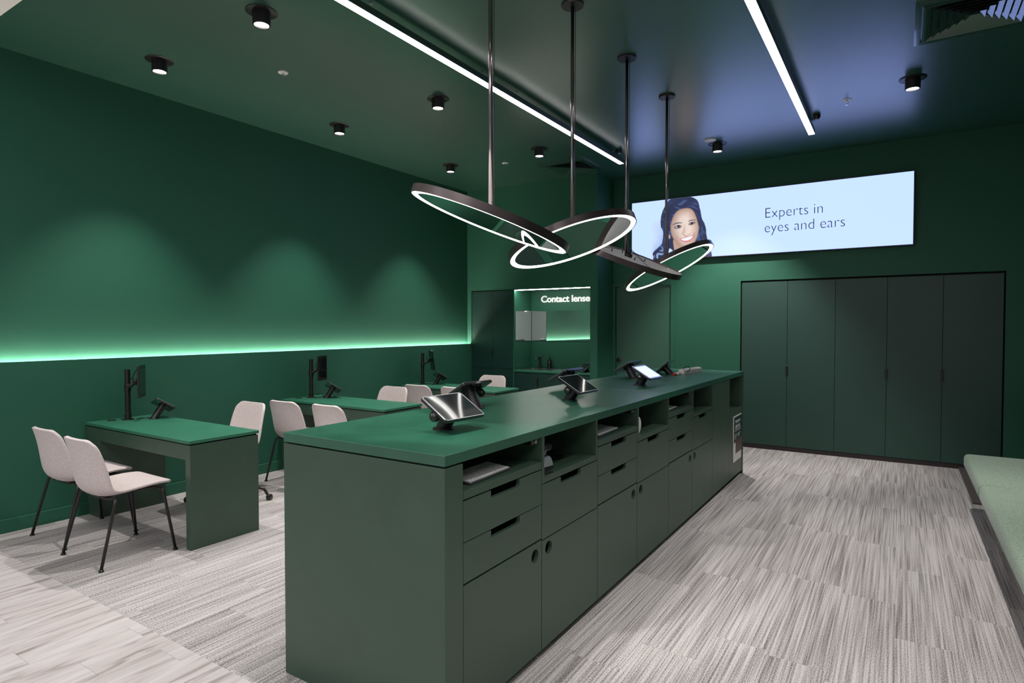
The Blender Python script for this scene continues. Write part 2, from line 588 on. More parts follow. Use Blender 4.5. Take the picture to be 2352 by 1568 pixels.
# ------------------------------------------------------------------ built-in cupboard in the back wall
c = empty('built_in_cupboard', ((CX0 + CX1) / 2, BW + 0.3, 0), label='dark blue-green built-in cupboard with five tall flush doors, under the lit sign', cat='cupboard')
box('cupboard_body', local(c, [(CX0, CX1, BW + 0.02, BW + 0.5, 0.046, CZ1)]), M['gap'], c)
xs = [CX0 + 0.008, -1.139, -0.630, -0.122, 0.383, CX1 - 0.008]
for i in range(5):
    a, b = xs[i] + (0.0015 if i else 0), xs[i + 1] - (0.0015 if i < 4 else 0)
    if i in (2, 3):
        pass
    dr = box('cupboard_door', local(c, (a, b, BW + 0.002, BW + 0.019, 0.05, CZ1 - 0.012)), M['cupboard'], c, bevel=0.0012)
    if i in (0, 2, 4):
        hx = b if i in (0, 2) else a
        hh = box('door_handle', local(c, (hx - 0.013, hx + 0.013, BW - 0.010, BW + 0.003, 0.915, 1.032)), M['black'], dr, bevel=0.003)
        hh['label'] = 'small black edge pull'

# ------------------------------------------------------------------ kitchenette
c = empty('tall_cupboard', ((TX0 + NX0) / 2, 7.6, 0), label='tall dark teal two-door cupboard in the corner left of the contact lens niche', cat='cupboard')
box('cupboard_body', local(c, [(TX0 + 0.002, NX0 - 0.02, KW + 0.025, NB, 0.0, NZ1 - 0.008)]), M['inside'], c)
box('side_panel', local(c, [(NX0 - 0.02, NX0, KW + 0.004, NB, 0.0, NZ1 - 0.002)]), M['wall'], c)
for i, (a, b) in enumerate(((TX0 + 0.006, -5.072), (-5.069, NX0 - 0.022))):
    up = box('cupboard_door', local(c, (a, b, KW + 0.005, KW + 0.022, 0.882, NZ1 - 0.014)), M['kitchen'], c, bevel=0.0012)
    box('cupboard_door', local(c, (a, b, KW + 0.005, KW + 0.022, 0.06, 0.878)), M['kitchen'], c, bevel=0.0012)
    if i == 0:
        box('door_handle', local(c, (b - 0.012, b + 0.012, KW - 0.008, KW + 0.006, 1.07, 1.18)), M['black'], up, bevel=0.003)
c = empty('kitchenette_base_cabinet', ((NX0 + NX1) / 2, 7.6, 0), label='low dark teal cabinet with doors below the green worktop in the niche', cat='cabinet')
box('cabinet_body', local(c, [(NX0 + 0.002, NX1 - 0.002, KW + 0.03, NB - 0.002, 0, 0.845)]), M['inside'], c)
xs = [NX0 + 0.004, -4.30, -3.915, NX1 - 0.004]
for i in range(3):
    dr = box('cabinet_door', local(c, (xs[i] + 0.0015, xs[i + 1] - 0.0015, KW + 0.008, KW + 0.028, 0.06, 0.835)), M['kitchen'], c, bevel=0.0012)
    if i == 0:
        box('door_handle', local(c, (xs[1] - 0.014, xs[1] + 0.010, KW - 0.004, KW + 0.010, 0.66, 0.77)), M['black'], dr, bevel=0.003)
w = box('kitchenette_worktop', (NX0 + 0.001, NX1 - 0.001, KW + 0.001, NB - 0.001, 0.847, 0.875), M['desk'], bevel=0.002)
tag(w, 'thin green worktop around the sink in the contact lens niche', 'worktop')
# mirrors
w = box('wall_mirror', (NX0 + 0.012, NX1 - 0.002, NB - 0.008, NB - 0.001, 1.288, 1.735), M['mirror'])
tag(w, 'wide rectangular mirror on the niche back wall below the white lettering', 'mirror')
w = box('wall_mirror', (NX0 + 0.001, NX0 + 0.007, KW + 0.03, NB - 0.012, 1.288, 1.735), M['mirror'])
tag(w, 'narrow mirror on the left side wall of the niche', 'mirror')
w = text('wall_lettering', 'Contact lenses', 0.134, M['whiteink'], lambda u, v, t: (-4.52 + u * 1.10, NB - 0.006 - t, 1.862 + v), extrude=0.004, offset=0.0035, space=0.97)
tag(w, 'white sign lettering reading Contact lenses above the mirror', 'sign')
w = empty('niche_light_strip', ((NX0 + NX1) / 2, KW + 0.02, NZ1), label='thin lit strip along the top front edge of the contact lens niche', cat='light')
box('housing', [(-0.6, 0.6, -0.012, 0.016, -0.008, -0.001)], M['barbody'], w)
box('diffuser', [(-0.598, 0.598, -0.010, 0.014, -0.016, -0.008)], M['em_niche'], w)
# sink, tap, dispenser
c = empty('kitchen_sink', (-4.42, 7.60, 0.875), label='shallow stainless steel sink set in the niche worktop', cat='sink')
bm = bmesh.new()
o1, o2 = rrect(0.46, 0.36, 0.03), rrect(0.42, 0.32, 0.03)
plate_bm(bm, o1, [o2], lambda u, v, t: (u, v, t), 0.0005, 0.006)
finish('sink_rim', bm, M['steel'], c)
box('sink_bowl', [(-0.205, 0.205, -0.155, 0.155, 0.0005, 0.0015)], M['steel'], c)
c = empty('sink_tap', (-4.50, 7.775, 0.875), label='black mixer tap behind the steel sink', cat='tap')
lathe('tap_body', [(0, 0), (0.024, 0), (0.024, 0.012), (0.017, 0.018), (0.017, 0.17), (0, 0.17)], M['blackplastic'], c, seg=20)
tube('tap_spout', bend([(0, 0, 0.14), (0, -0.06, 0.17), (0, -0.12, 0.15)], 0.03), 0.009, M['blackplastic'], c)
tube('tap_lever', [(0, 0, 0.168), (0.05, 0, 0.19)], 0.006, M['blackplastic'], c)
c = empty('soap_dispenser', (-4.34, 7.78, 0.875), label='black pump bottle of soap standing beside the tap', cat='soap dispenser')
lathe('bottle', [(0, 0), (0.032, 0), (0.034, 0.01), (0.034, 0.12), (0.026, 0.14), (0.012, 0.145), (0, 0.145)], M['blackplastic'], c, seg=20)
tube('pump', bend([(0, 0, 0.144), (0, 0, 0.185), (0, -0.045, 0.185)], 0.012), 0.006, M['blackplastic'], c)
bm = bmesh.new()
plate_bm(bm, rrect(0.30, 0.17, 0.02), [rrect(0.27, 0.14, 0.015)], lambda u, v, t: (u, v, t), 0.002, 0.010)
add_box(bm, -0.14, 0.14, -0.075, 0.075, 0.0005, 0.003)
w = finish('metal_tray', bm, M['steel'])
w.location = (-4.02, 7.60, 0.875)
tag(w, 'small shallow metal tray on the niche worktop right of the sink', 'tray')

# ------------------------------------------------------------------ lit ledge along the left wall
w = empty('ledge_light_strip', ((UW + LW) / 2 - 0.008, (1.5 + KW) / 2, 1.185), label='hidden lit strip behind the long ledge of the left green wall', cat='light')
L2 = (KW - 1.5) / 2 - 0.01
box('housing', [(-0.018, 0.012, -L2, L2, 0, 0.012)], M['barbody'], w)
box('diffuser', [(-0.014, 0.008, -L2, L2, 0.012, 0.020)], M['em_ledge'], w)

# ------------------------------------------------------------------ lit sign with portrait
SX0, SX1, SZ0, SZ1, SY = -3.09, 0.112, 2.378, 3.175, 7.81
c = empty('lit_sign', ((SX0 + SX1) / 2, BW, SZ0), label='long backlit sign with a smiling woman and the words Experts in eyes and ears', cat='sign')
H = SZ1 - SZ0
Wd = SX1 - SX0
box('sign_frame', [(-Wd / 2, Wd / 2, -0.068, -0.001, 0, 0.008), (-Wd / 2, Wd / 2, -0.068, -0.001, H - 0.008, H),
                   (-Wd / 2, -Wd / 2 + 0.008, -0.068, -0.001, 0.008, H - 0.008), (Wd / 2 - 0.008, Wd / 2, -0.068, -0.001, 0.008, H - 0.008)], M['rim'], c)
box('sign_face', [(-Wd / 2 + 0.008, Wd / 2 - 0.008, -0.066, -0.012, 0.008, H - 0.008)], M['em_screen'], c)
tf = lambda u0, z0: (lambda u, v, t: (u + u0 - (SX0 + SX1) / 2, -0.0668, v + z0 - SZ0))
words('lettering', 'Experts in', 0.175, M['ink'], tf, -1.400, 2.808, c, offset=-0.0030, sx=0.905)
words('lettering', 'eyes and ears', 0.175, M['ink'], tf, -1.400, 2.633, c, offset=-0.0030, sx=0.905)
FACE = {"hair":[[0.506,0.769],[0.544,0.795],[0.618,0.808],[0.723,0.802],[0.803,0.793],[0.869,0.758],[0.906,0.706],[0.912,0.663],[0.936,0.571],[0.946,0.498],[0.985,0.423],[1.003,0.361],[1.004,0.296],[1.022,0.223],[1.028,0.145],[1.07,0.059],[1.082,-0.002],[1.0,-0.003],[0.941,-0.011],[0.76,-0.049],[0.383,-0.027],[0.286,-0.021],[0.318,0.046],[0.292,0.085],[0.318,0.127],[0.382,0.173],[0.427,0.213],[0.439,0.28],[0.442,0.386],[0.409,0.432],[0.403,0.501],[0.415,0.593],[0.434,0.653],[0.462,0.705]],
"face":[[0.632,0.632],[0.706,0.652],[0.792,0.646],[0.84,0.605],[0.871,0.535],[0.892,0.461],[0.908,0.4],[0.905,0.328],[0.885,0.257],[0.855,0.193],[0.807,0.143],[0.746,0.123],[0.691,0.139],[0.629,0.192],[0.578,0.269],[0.55,0.333],[0.537,0.421],[0.552,0.493],[0.583,0.576]],
"neck":[[0.572,0.282],[0.635,0.191],[0.746,0.135],[0.825,0.159],[0.855,0.175],[0.856,0.036],[0.76,-0.018],[0.598,0.084],[0.585,0.158]],
"shirt":[[0.522,0.163],[0.573,0.116],[0.598,0.084],[0.586,-0.026],[0.479,-0.033],[0.511,0.04]],
"ear":[[0.512,0.336],[0.537,0.316],[0.541,0.279],[0.522,0.268],[0.512,0.299]],
"browL":[[0.565,0.449],[0.596,0.471],[0.633,0.478],[0.695,0.471],[0.698,0.46],[0.646,0.463],[0.602,0.458],[0.568,0.439]],
"browR":[[0.768,0.476],[0.793,0.492],[0.835,0.496],[0.874,0.487],[0.874,0.48],[0.835,0.485],[0.793,0.477],[0.775,0.469]],
"eyeL":[[0.584,0.413],[0.621,0.435],[0.658,0.439],[0.689,0.422],[0.671,0.406],[0.634,0.397],[0.602,0.404]],
"eyeR":[[0.778,0.439],[0.799,0.458],[0.835,0.464],[0.868,0.457],[0.847,0.441],[0.817,0.431],[0.793,0.429]],
"irisL":[[0.633,0.44],[0.658,0.439],[0.666,0.421],[0.655,0.407],[0.637,0.409],[0.628,0.425]],
"irisR":[[0.808,0.46],[0.829,0.462],[0.837,0.448],[0.828,0.435],[0.811,0.434],[0.803,0.448]],
"noseL":[[0.726,0.44],[0.739,0.354],[0.727,0.325],[0.69,0.319],[0.68,0.329],[0.696,0.346],[0.711,0.381],[0.717,0.435]],
"nostril":[[0.687,0.322],[0.727,0.31],[0.751,0.295],[0.782,0.308],[0.809,0.33],[0.797,0.31],[0.758,0.286],[0.715,0.298]],
"lips":[[0.65,0.264],[0.696,0.269],[0.739,0.284],[0.77,0.285],[0.818,0.29],[0.851,0.302],[0.849,0.278],[0.819,0.232],[0.776,0.208],[0.734,0.206],[0.69,0.227]],
"teeth":[[0.675,0.259],[0.715,0.265],[0.758,0.274],[0.818,0.284],[0.837,0.285],[0.813,0.251],[0.776,0.233],[0.727,0.23],[0.696,0.242]],
"cheekL":[[0.628,0.308],[0.647,0.289],[0.634,0.259],[0.672,0.195],[0.66,0.19],[0.622,0.254]],
"cheekR":[[0.842,0.327],[0.863,0.331],[0.861,0.296],[0.837,0.225],[0.843,0.273],[0.851,0.302]]}
def portrait():
    u0, u1, v0, v1 = 0.27, 1.10, 0.008, H - 0.0085
    nu, nv = 250, 235
    us = np.linspace(u0, u1, nu)
    vs = np.linspace(v0, v1, nv)
    U, V = np.meshgrid(us, vs)
    def inside(poly):
        poly = np.array(poly)
        ins = np.zeros(U.shape, bool)
        d = np.full(U.shape, 9.0)
        n = len(poly)
        for k in range(n):
            a, b = poly[k], poly[(k + 1) % n]
            cond = ((a[1] > V) != (b[1] > V))
            with np.errstate(divide='ignore', invalid='ignore'):
                xx = (b[0] - a[0]) * (V - a[1]) / (b[1] - a[1] + 1e-12) + a[0]
            ins ^= cond & (U < xx)
            e = b - a
            t = np.clip(((U - a[0]) * e[0] + (V - a[1]) * e[1]) / (e @ e + 1e-12), 0, 1)
            d = np.minimum(d, np.hypot(U - a[0] - t * e[0], V - a[1] - t * e[1]))
        return np.where(ins, d, -d)
    def smooth(poly, k=2):
        p = [np.array(q, float) for q in poly]
        for _ in range(k):
            o = []
            for i in range(len(p)):
                a, b = p[i], p[(i + 1) % len(p)]
                o += [a * .75 + b * .25, a * .25 + b * .75]
            p = o
        return p
    img = np.zeros(U.shape + (3,))
    bg = np.array([0.60, 0.75, 1.0])
    img[:] = bg
    def over(mask, col):
        nonlocal img
        img = img * (1 - mask[..., None]) + np.array(col) * mask[..., None]
    def m(name, soft=0.004, grow=0.0, k=2):
        return np.clip((inside(smooth(FACE[name], k)) + grow) / soft + 0.5, 0, 1)
    dh = inside(smooth(FACE['hair']))
    over(np.clip(1 + dh / 0.13, 0, 1) ** 1.5 * np.clip((0.56 - U) / 0.12, 0, 1) * np.clip((0.52 - V) / 0.22, 0, 1) * np.clip((U - 0.28) / 0.06, 0, 1) * 0.55, (0.22, 0.38, 0.78))
    cx_, cy_ = U - 0.66, V - 0.30
    ang = np.arctan2(cx_, np.maximum(cy_, -0.02) + 0.22)
    rad = np.hypot(cx_, cy_)
    flow = np.where(V > 0.42, rad * 95 + 5 * np.sin(ang * 5 + 1) + 2.5 * np.sin(ang * 13 + rad * 20), U * 80 + 4 * np.sin(V * 17 + 2) + 3 * np.sin(U * 37 + V * 9) + 2 * np.sin(V * 41 + U * 12))
    st = (0.5 + 0.5 * np.sin(flow)) * (0.55 + 0.45 * np.sin(U * 29 + V * 19 + 2 * np.sin(V * 31)))
    st = np.clip(st, 0, 1)
    st2 = (0.5 + 0.5 * np.sin(flow * 2.7 + 1.3)) * (0.5 + 0.5 * np.sin(U * 17 - V * 27))
    hair = np.array([0.020, 0.028, 0.085]) + (st ** 3)[..., None] * np.array([0.05, 0.085, 0.23]) + (st2 ** 4)[..., None] * np.array([0.03, 0.04, 0.10])
    mk = np.clip((dh + 0.004 * (st - 0.5)) / 0.006 + 0.5, 0, 1)
    low = np.clip((0.20 - V) / 0.2, 0, 1) * (U < 0.45)
    mk = mk * (1 - low * np.clip((st - 0.3) / 0.3, 0, 1))
    img = img * (1 - mk[..., None]) + hair * mk[..., None]
    over(m('shirt'), (0.62, 0.74, 0.95))
    over(m('neck', 0.008), (0.52, 0.34, 0.27))
    over(m('ear'), (0.55, 0.36, 0.30))
    fm = m('face', 0.012)
    df = inside(smooth(FACE['face']))
    sh = np.clip(df / 0.11, 0, 1)[..., None]
    skin = np.array([0.50, 0.31, 0.24]) * (1 - sh) + np.array([0.93, 0.76, 0.68]) * sh
    lgt = np.clip((U - 0.62) / 0.35, 0, 1)[..., None]
    skin = skin * (0.82 + 0.22 * lgt)
    img = img * (1 - fm[..., None]) + skin * fm[..., None]
    over(m('noseL', 0.02) * 0.45, (0.45, 0.26, 0.20))
    over(m('cheekL', 0.010) * 0.5, (0.50, 0.30, 0.22))
    over(m('cheekR', 0.008) * 0.55, (0.38, 0.22, 0.16))
    over(m('nostril', 0.006) * 0.7, (0.33, 0.17, 0.13))
    for n in ('browL', 'browR'):
        over(m(n, 0.006) * 0.9, (0.05, 0.05, 0.11))
    for n in ('eyeL', 'eyeR'):
        over(m(n, 0.016, 0.008) * 0.35, (0.45, 0.27, 0.22))
        over(m(n, 0.006, 0.003), (0.06, 0.045, 0.07))
        over(m(n, 0.005, -0.0065) * 0.85, (0.66, 0.63, 0.68))
    for n in ('irisL', 'irisR'):
        over(m(n, 0.004, 0.001), (0.015, 0.015, 0.03))
    over(m('lips', 0.005), (0.72, 0.26, 0.28))
    over(m('teeth', 0.005), (0.93, 0.94, 1.0))
    for k in range(9):          # gaps between the teeth
        uu = 0.725 + k * 0.019
        over(np.clip(1 - np.abs(U - uu - 0.10 * (V - 0.25)) / 0.0025, 0, 1) * m('teeth', 0.004, -0.003) * 0.22, (0.55, 0.50, 0.55))
    # drop what lies outside the hair and shadow, so that the sheet itself shows there
    bm = bmesh.new()
    cl = bm.loops.layers.color.new('print')
    x0 = SX0 - (SX0 + SX1) / 2
    grid = [[bm.verts.new((x0 + us[i], -0.0664, vs[j])) for i in range(nu)] for j in range(nv)]
    for j in range(nv - 1):
        for i in range(nu - 1):
            if np.abs(img[j:j + 2, i:i + 2] - bg).max() < 1e-3:
                continue
            f = bm.faces.new((grid[j][i], grid[j][i + 1], grid[j + 1][i + 1], grid[j + 1][i]))
            for lp, (jj, ii) in zip(f.loops, ((j, i), (j, i + 1), (j + 1, i + 1), (j + 1, i))):
                q = np.clip(img[jj, ii], 0, 1)
                q = np.where(q <= 0.0031308, q * 12.92, 1.055 * q ** (1 / 2.4) - 0.055)
                lp[cl] = (*q, 1)
    bmesh.ops.delete(bm, geom=[v for v in bm.verts if not v.link_faces], context='VERTS')
    me = bpy.data.meshes.new('portrait')
    bm.to_mesh(me)
    bm.free()
    mt = mat('printed_portrait', (0.02, 0.02, 0.02), 0.4)
    nt = mt.node_tree
    a = nt.nodes.new('ShaderNodeVertexColor')
    a.layer_name = 'print'
    b = nt.nodes['Principled BSDF']
    nt.links.new(a.outputs[0], b.inputs['Emission Color'])
    b.inputs['Emission Strength'].default_value = 1.0
    o = link('portrait', me, mt, c)
    o['label'] = 'printed head of a smiling woman with long dark hair'
portrait()

# ------------------------------------------------------------------ ceiling fittings
def light_bar(name, x, y0, y1, z, label, wires, rose):
    c = empty(name, (x, (y0 + y1) / 2, z), label=label, cat='ceiling light', group='linear ceiling lights')
    h = (y1 - y0) / 2
    box('light_body', [(-0.030, 0.030, -h, h, 0.006, 0.052)], M['barbody'], c, bevel=0.002)
    box('diffuser', [(-0.027, 0.027, -h + 0.002, h - 0.002, 0.0, 0.006)], M['em_bar'], c)
    for wy in wires:
        bm = bmesh.new()
        add_tube(bm, [(0, wy - c.location.y, 0.052), (0, wy - c.location.y, CEIL - z)], 0.0022, 6)
        add_lathe(bm, disc_prof(0.009, CEIL - z - 0.012, CEIL - z), 12, Matrix.Translation((0, wy - c.location.y, 0)))
        finish('hanging_wire', bm, M['steel'], c)
    if rose:
        lathe('cable_rose', [(0, CEIL - z), (0.032, CEIL - z), (0.034, CEIL - z - 0.02), (0.02, CEIL - z - 0.045), (0, CEIL - z - 0.05)], M['black'], c, loc=(0.075, rose - c.location.y, 0), seg=20)
    return c
ZB = 3.43
light_bar('linear_light', -2.815, 4.165, 6.79, ZB, 'far piece of the left white ceiling light bar, ending near the air vent', (4.45, 5.5, 6.55), 6.55)
light_bar('linear_light', -2.815, 1.58, 4.160, ZB, 'near piece of the left white ceiling light bar, running out of the top edge', (2.75, 3.95), None)
light_bar('linear_light', -0.775, 4.30, 6.79, ZB, 'far piece of the right white ceiling light bar above the aisle', (4.6, 5.55, 6.45), 6.50)
light_bar('linear_light', -0.775, 1.80, 4.296, ZB, 'near piece of the right white ceiling light bar beyond the top edge', (2.3, 3.8), None)

def downlight(loc, label, tilt=(0, 0), first=[None]):
    if first[0] is None:
        c = empty('downlight', loc, label=label, cat='downlight', group='round black ceiling downlights')
        lathe('trim_ring', [(0.052, 0), (0.098, 0), (0.098, -0.004), (0.094, -0.006), (0.052, -0.006)], M['black'], c, seg=40)
        lathe('lamp_head', [(0.0, -0.0765), (0.046, -0.0765), (0.046, -0.088), (0.052, -0.088), (0.055, -0.084), (0.055, 0)], M['black'], c, seg=40)
        lathe('lens', [(0, -0.079), (0.045, -0.079), (0.045, -0.077), (0, -0.077)], M['em_spot'], c, seg=40)
        first[0] = c
    else:
        c = dup(first[0], loc, 0, label)
    s = light('downlight_beam', 'SPOT', (loc[0], loc[1], loc[2] - 0.095), P_SPOT * (1.7 if loc[1] > 6.9 else 1.0), rot=(R(14) if loc[1] > 6.9 else 0, R(1) if loc[0] < -4.5 else 0, 0), spot_size=R(76), spot_blend=0.65, shadow_soft_size=0.018)
    return c
for x, y, l in ((-3.495, 2.45, 'largest black downlight, nearest the left light bar at the top edge'),
                (-4.785, 2.47, 'nearest black downlight of the row beside the left wall'),
                (-3.495, 4.22, 'middle black downlight of the row beside the left light bar'),
                (-4.785, 4.23, 'middle black downlight of the row beside the left wall'),
                (-3.495, 6.02, 'farthest black downlight of the row beside the left light bar'),
                (-4.785, 6.02, 'farthest black downlight of the row beside the left wall'),
                (0.06, 5.98, 'black downlight on the right, between the air vent and the back wall'),
                (-1.735, 6.93, 'black downlight touching a white disc above the lit sign'),
                (0.06, 3.9, 'added black downlight over the aisle, unseen beyond the top edge'),  # added fill lamp, out of view over the aisle
                (0.06, 2.0, 'added unseen black downlight over the near end of the bench'),  # second added lamp out of view, lights the bench side
                (-1.735, 1.9, 'added unseen black downlight over the near end of the island')):  # invented lamp out of view, lights the near island end
    downlight((x, y, CEIL), l)

def sprinkler(loc, label, first=[None]):
    if first[0] is None:
        c = empty('sprinkler_head', loc, label=label, cat='sprinkler', group='white ceiling sprinklers')
        lathe('cover_plate', [(0, 0), (0.040, 0), (0.038, -0.004), (0.012, -0.007), (0, -0.007)], M['whiteplastic'], c, seg=28)
        bm = bmesh.new()
        add_tube(bm, [(0, 0, -0.006), (0, 0, -0.018)], 0.009, 10)
        for s in (-1, 1):
            add_tube(bm, [(s * 0.009, 0, -0.012), (s * 0.012, 0, -0.028), (s * 0.003, 0, -0.042)], 0.0022, 6)
        add_lathe(bm, disc_prof(0.014, -0.046, -0.043), 14)
        finish('nozzle', bm, M['steel'], c)
        first[0] = c
        return c
    return dup(first[0], loc, 0, label)
sprinkler((-4.18, 3.12, CEIL), 'white sprinkler between the two nearest left downlights')
sprinkler((-4.16, 6.32, CEIL), 'white sprinkler left of the small dark ceiling vent')
sprinkler((-0.43, 6.22, CEIL), 'white sprinkler on the blue-lit ceiling right of the right light bar')
w = lathe('ceiling_speaker_disc', [(0, 0), (0.062, 0), (0.060, -0.012), (0.055, -0.015), (0, -0.015)], M['whiteplastic'], loc=(-1.765, 6.735, CEIL))
tag(w, 'flat white disc on the ceiling beside a black downlight', 'detector')

def vent(loc, size, label):
    c = empty('air_vent', loc, label=label, cat='air vent', group='square ceiling air vents')
    s = size / 2
    bm = bmesh.new()
    for (a, b, z) in ((s, s - 0.035, -0.012), (s - 0.045, s - 0.060, -0.018)):
        for q in ((-a, a, -a, -b), (-a, a, b, a), (-a, -b, -b, b), (b, a, -b, b)):
            add_box(bm, q[0], q[1], q[2], q[3], z, -0.001)
    finish('vent_frame', bm, M['vent'], c)
    box('vent_throat', [(-s + 0.06, s - 0.06, -s + 0.06, s - 0.06, -0.002, -0.001)], M['gap'], c)
    n = 6
    for k in range(n):
        a = (s - 0.062) * (1 - k / (n + 0.3))
        a2 = a - 0.030
        bm = bmesh.new()
        lo = [(-a, -a), (a, -a), (a, a), (-a, a)]
        hi = [(-a2, -a2), (a2, -a2), (a2, a2), (-a2, a2)]
        v1 = [bm.verts.new((x, y, -0.020)) for x, y in lo]
        v2 = [bm.verts.new((x, y, -0.003)) for x, y in hi]
        v3 = [bm.verts.new((x * 0.99, y * 0.99, -0.020)) for x, y in lo]
        v4 = [bm.verts.new((x * 0.98, y * 0.98, -0.003)) for x, y in hi]
        for i in range(4):
            j = (i + 1) % 4
            bm.faces.new((v1[i], v1[j], v2[j], v2[i]))
            bm.faces.new((v3[i], v4[i], v4[j], v3[j]))
            bm.faces.new((v1[i], v3[i], v3[j], v1[j]))
            bm.faces.new((v2[i], v2[j], v4[j], v4[i]))
        finish('louvre', bm, M['vent'], c)
    return c
vent((0.382, 4.95, CEIL), 0.655, 'large louvred air vent at the top right corner of the ceiling')
vent((-3.54, 6.93, CEIL), 0.62, 'dark green air vent beside the far end of the left light bar')

# ------------------------------------------------------------------ the four tilted ring pendants
def pendant(px, py, cx, cy, cz, nx, ny, label, back=False):
    c = empty('ring_pendant_light', (px, py, CEIL), label=label, cat='pendant light', group='tilted mirror ring pendants over the island')
    n = Vector((nx, ny, 1)).normalized()
    a = Vector((0, 1, 0)).cross(n).normalized()
    b = n.cross(a)
    T = Matrix((( a.x, b.x, n.x, cx - px), (a.y, b.y, n.y, cy - py), (a.z, b.z, n.z, cz - CEIL), (0, 0, 0, 1)))
    Ro, Hh = 0.424, 0.040
    lathe('canopy', [(0, 0), (0.072, 0), (0.072, -0.010), (0.068, -0.014), (0, -0.014)], M['black'], c, seg=40)
    rim = lathe('rim', [(Ro - 0.006, 0.0), (Ro, 0.0), (Ro, Hh), (Ro - 0.006, Hh)], M['rim'], c, seg=128, mat4=T)
    lathe('lit_ring', [(Ro - 0.036, 0.001), (Ro - 0.006, 0.001), (Ro - 0.006, 0.006), (Ro - 0.036, 0.006)], M['em_ring'], c, seg=128, mat4=T)
    lathe('mirror_disc', [(0, 0.004), (Ro - 0.036, 0.004)], M['mirror'], c, seg=128, mat4=T)
    lathe('top_plate', [(0, Hh - 0.010), (Ro - 0.006, Hh - 0.010)], M['discback'], c, seg=128, mat4=T)
    hub_top = T @ Vector((0, 0, Hh))
    zt = (T @ Vector((0, 0, Hh + 0.05))).z
    zoff = hub_top
    lathe('hub', [(0, Hh - 0.010), (0.03, Hh - 0.010), (0.03, Hh + 0.012), (0.012, Hh + 0.02), (0.012, Hh + 0.05), (0, Hh + 0.05)], M['black'], c, seg=24, mat4=T)
    tube('pole', [(0, 0, -0.012), (0, 0, zt - 0.035)], 0.0115, M['chrome'], c, seg=20)
    bm = bmesh.new()
    add_tube(bm, [(0.020, 0.002, -0.012), (0.020, 0.002, zt)], 0.0022, 6)
    add_tube(bm, bend([(0.020, 0.002, zt), (0.03, 0.03, zt + 0.0), T @ Vector((0.10, 0.08, Hh - 0.008))], 0.03), 0.0022, 6)
    finish('power_cable', bm, M['black'], c)
    bm = bmesh.new()
    for k in range(4):
        an = R(45 + 90 * k)
        add_tube(bm, [T @ Vector((0.012 * math.cos(an), 0.012 * math.sin(an), Hh + 0.035)), T @ Vector((0.36 * math.cos(an + 0.12), 0.36 * math.sin(an + 0.12), Hh - 0.009))], 0.0018, 6)
        add_tube(bm, [T @ Vector((0.14 * math.cos(an), 0.14 * math.sin(an), Hh - 0.01)), T @ Vector((0.14 * math.cos(an), 0.14 * math.sin(an), Hh + 0.012))], 0.004, 8)
    finish('tension_wire', bm, M['black'], c)
pendant(-1.76, 2.54, -1.78, 2.556, 2.026, 0.346, 0.166, 'nearest ring pendant, long ellipse sloping down to the right')
pendant(-1.765, 3.455, -1.778, 3.490, 2.032, -0.347, -0.026, 'second ring pendant from the front, tilted up to the right')
pendant(-1.763, 4.352, -1.760, 4.356, 2.039 - 0.035, 0.428, -0.048, 'third ring pendant showing its grey top with thin wires')
pendant(-1.758, 5.269, -1.747, 5.326, 2.019, -0.510, -0.045, 'farthest ring pendant, in front of the lit sign')

# ------------------------------------------------------------------ the long island counter
FX = -1.337          # front edge of the worktop
BX = -2.225          # customer side
Y0, Y1 = 1.645, 6.450
WT = 1.046
def topslab(y0, y1, label):
    return tag(box('island_worktop', (BX, FX, y0, y1, 1.006, WT), M['top'], bevel=0.0018), label, 'worktop', 'worktop pieces of the island')
topslab(Y0, 4.099, 'near half of the thick green island worktop')
topslab(4.101, Y1, 'far half of the thick green island worktop')
tag(box('island_end_panel', (BX, FX - 0.001, Y0 + 0.001, 1.752, 0, 0.999), M['board'], bevel=0.0015), 'large plain grey-green end of the island facing the camera', 'counter end')
tag(box('island_end_panel', (BX, FX + 0.002, 6.424, Y1 - 0.001, 0, 1.0055), M['board'], bevel=0.0015), 'thin green upright panel closing the far end of the island', 'counter end')
tag(box('island_plinth', (BX + 0.05, FX - 0.055, 1.753, 6.423, 0, 0.036), M['dark']), 'dark recessed plinth along the foot of the island', 'plinth')
tag(box('island_back_panel', (BX, BX + 0.018, 1.753, 6.423, 0.0, 1.004), M['board']), 'plain green panel on the seating side of the island', 'panel')
tag(box('island_gap_shade', (BX + 0.012, FX - 0.012, Y0 + 0.012, 1.752, 0.9995, 1.0055), M['gap']), 'thin near-black strip painted as shade in the gap between the island worktop and its near end panel', 'gap shade')  # near-black strip stands in for the shade of the open gap

FRT = FX - 0.003     # outer face of doors and drawers
def front(name, y0, y1, z0, z1, ym, parent, slot=None, hole=None):
    pts = [(y0, z0), (y1, z0), (y1, z1)]
    if slot:
        a, b, dpt, r = slot[0], slot[1], 0.030, 0.012
        pts.append((b, z1))
        for k in range(7):
            t = R(90 * k / 6)
            pts.append((b - r + r * math.cos(t), z1 - dpt + r - r * math.sin(t)))
        pts.append((a, z1 - dpt))
        pts.append((a, z1))
    pts.append((y0, z1))
    holes = []
    if hole:
        holes = [[(hole[0] + 0.030 * math.cos(2 * PI * k / 36), hole[1] + 0.030 * math.sin(2 * PI * k / 36)) for k in range(36)]]
    ox = parent.location.x if parent.parent is None else 0
    return plate(name, pts, holes, lambda u, v, t: (t - parent.location.x, u - ym, v), FRT - 0.018, FRT, M['board'], parent, bevel=0.0008)

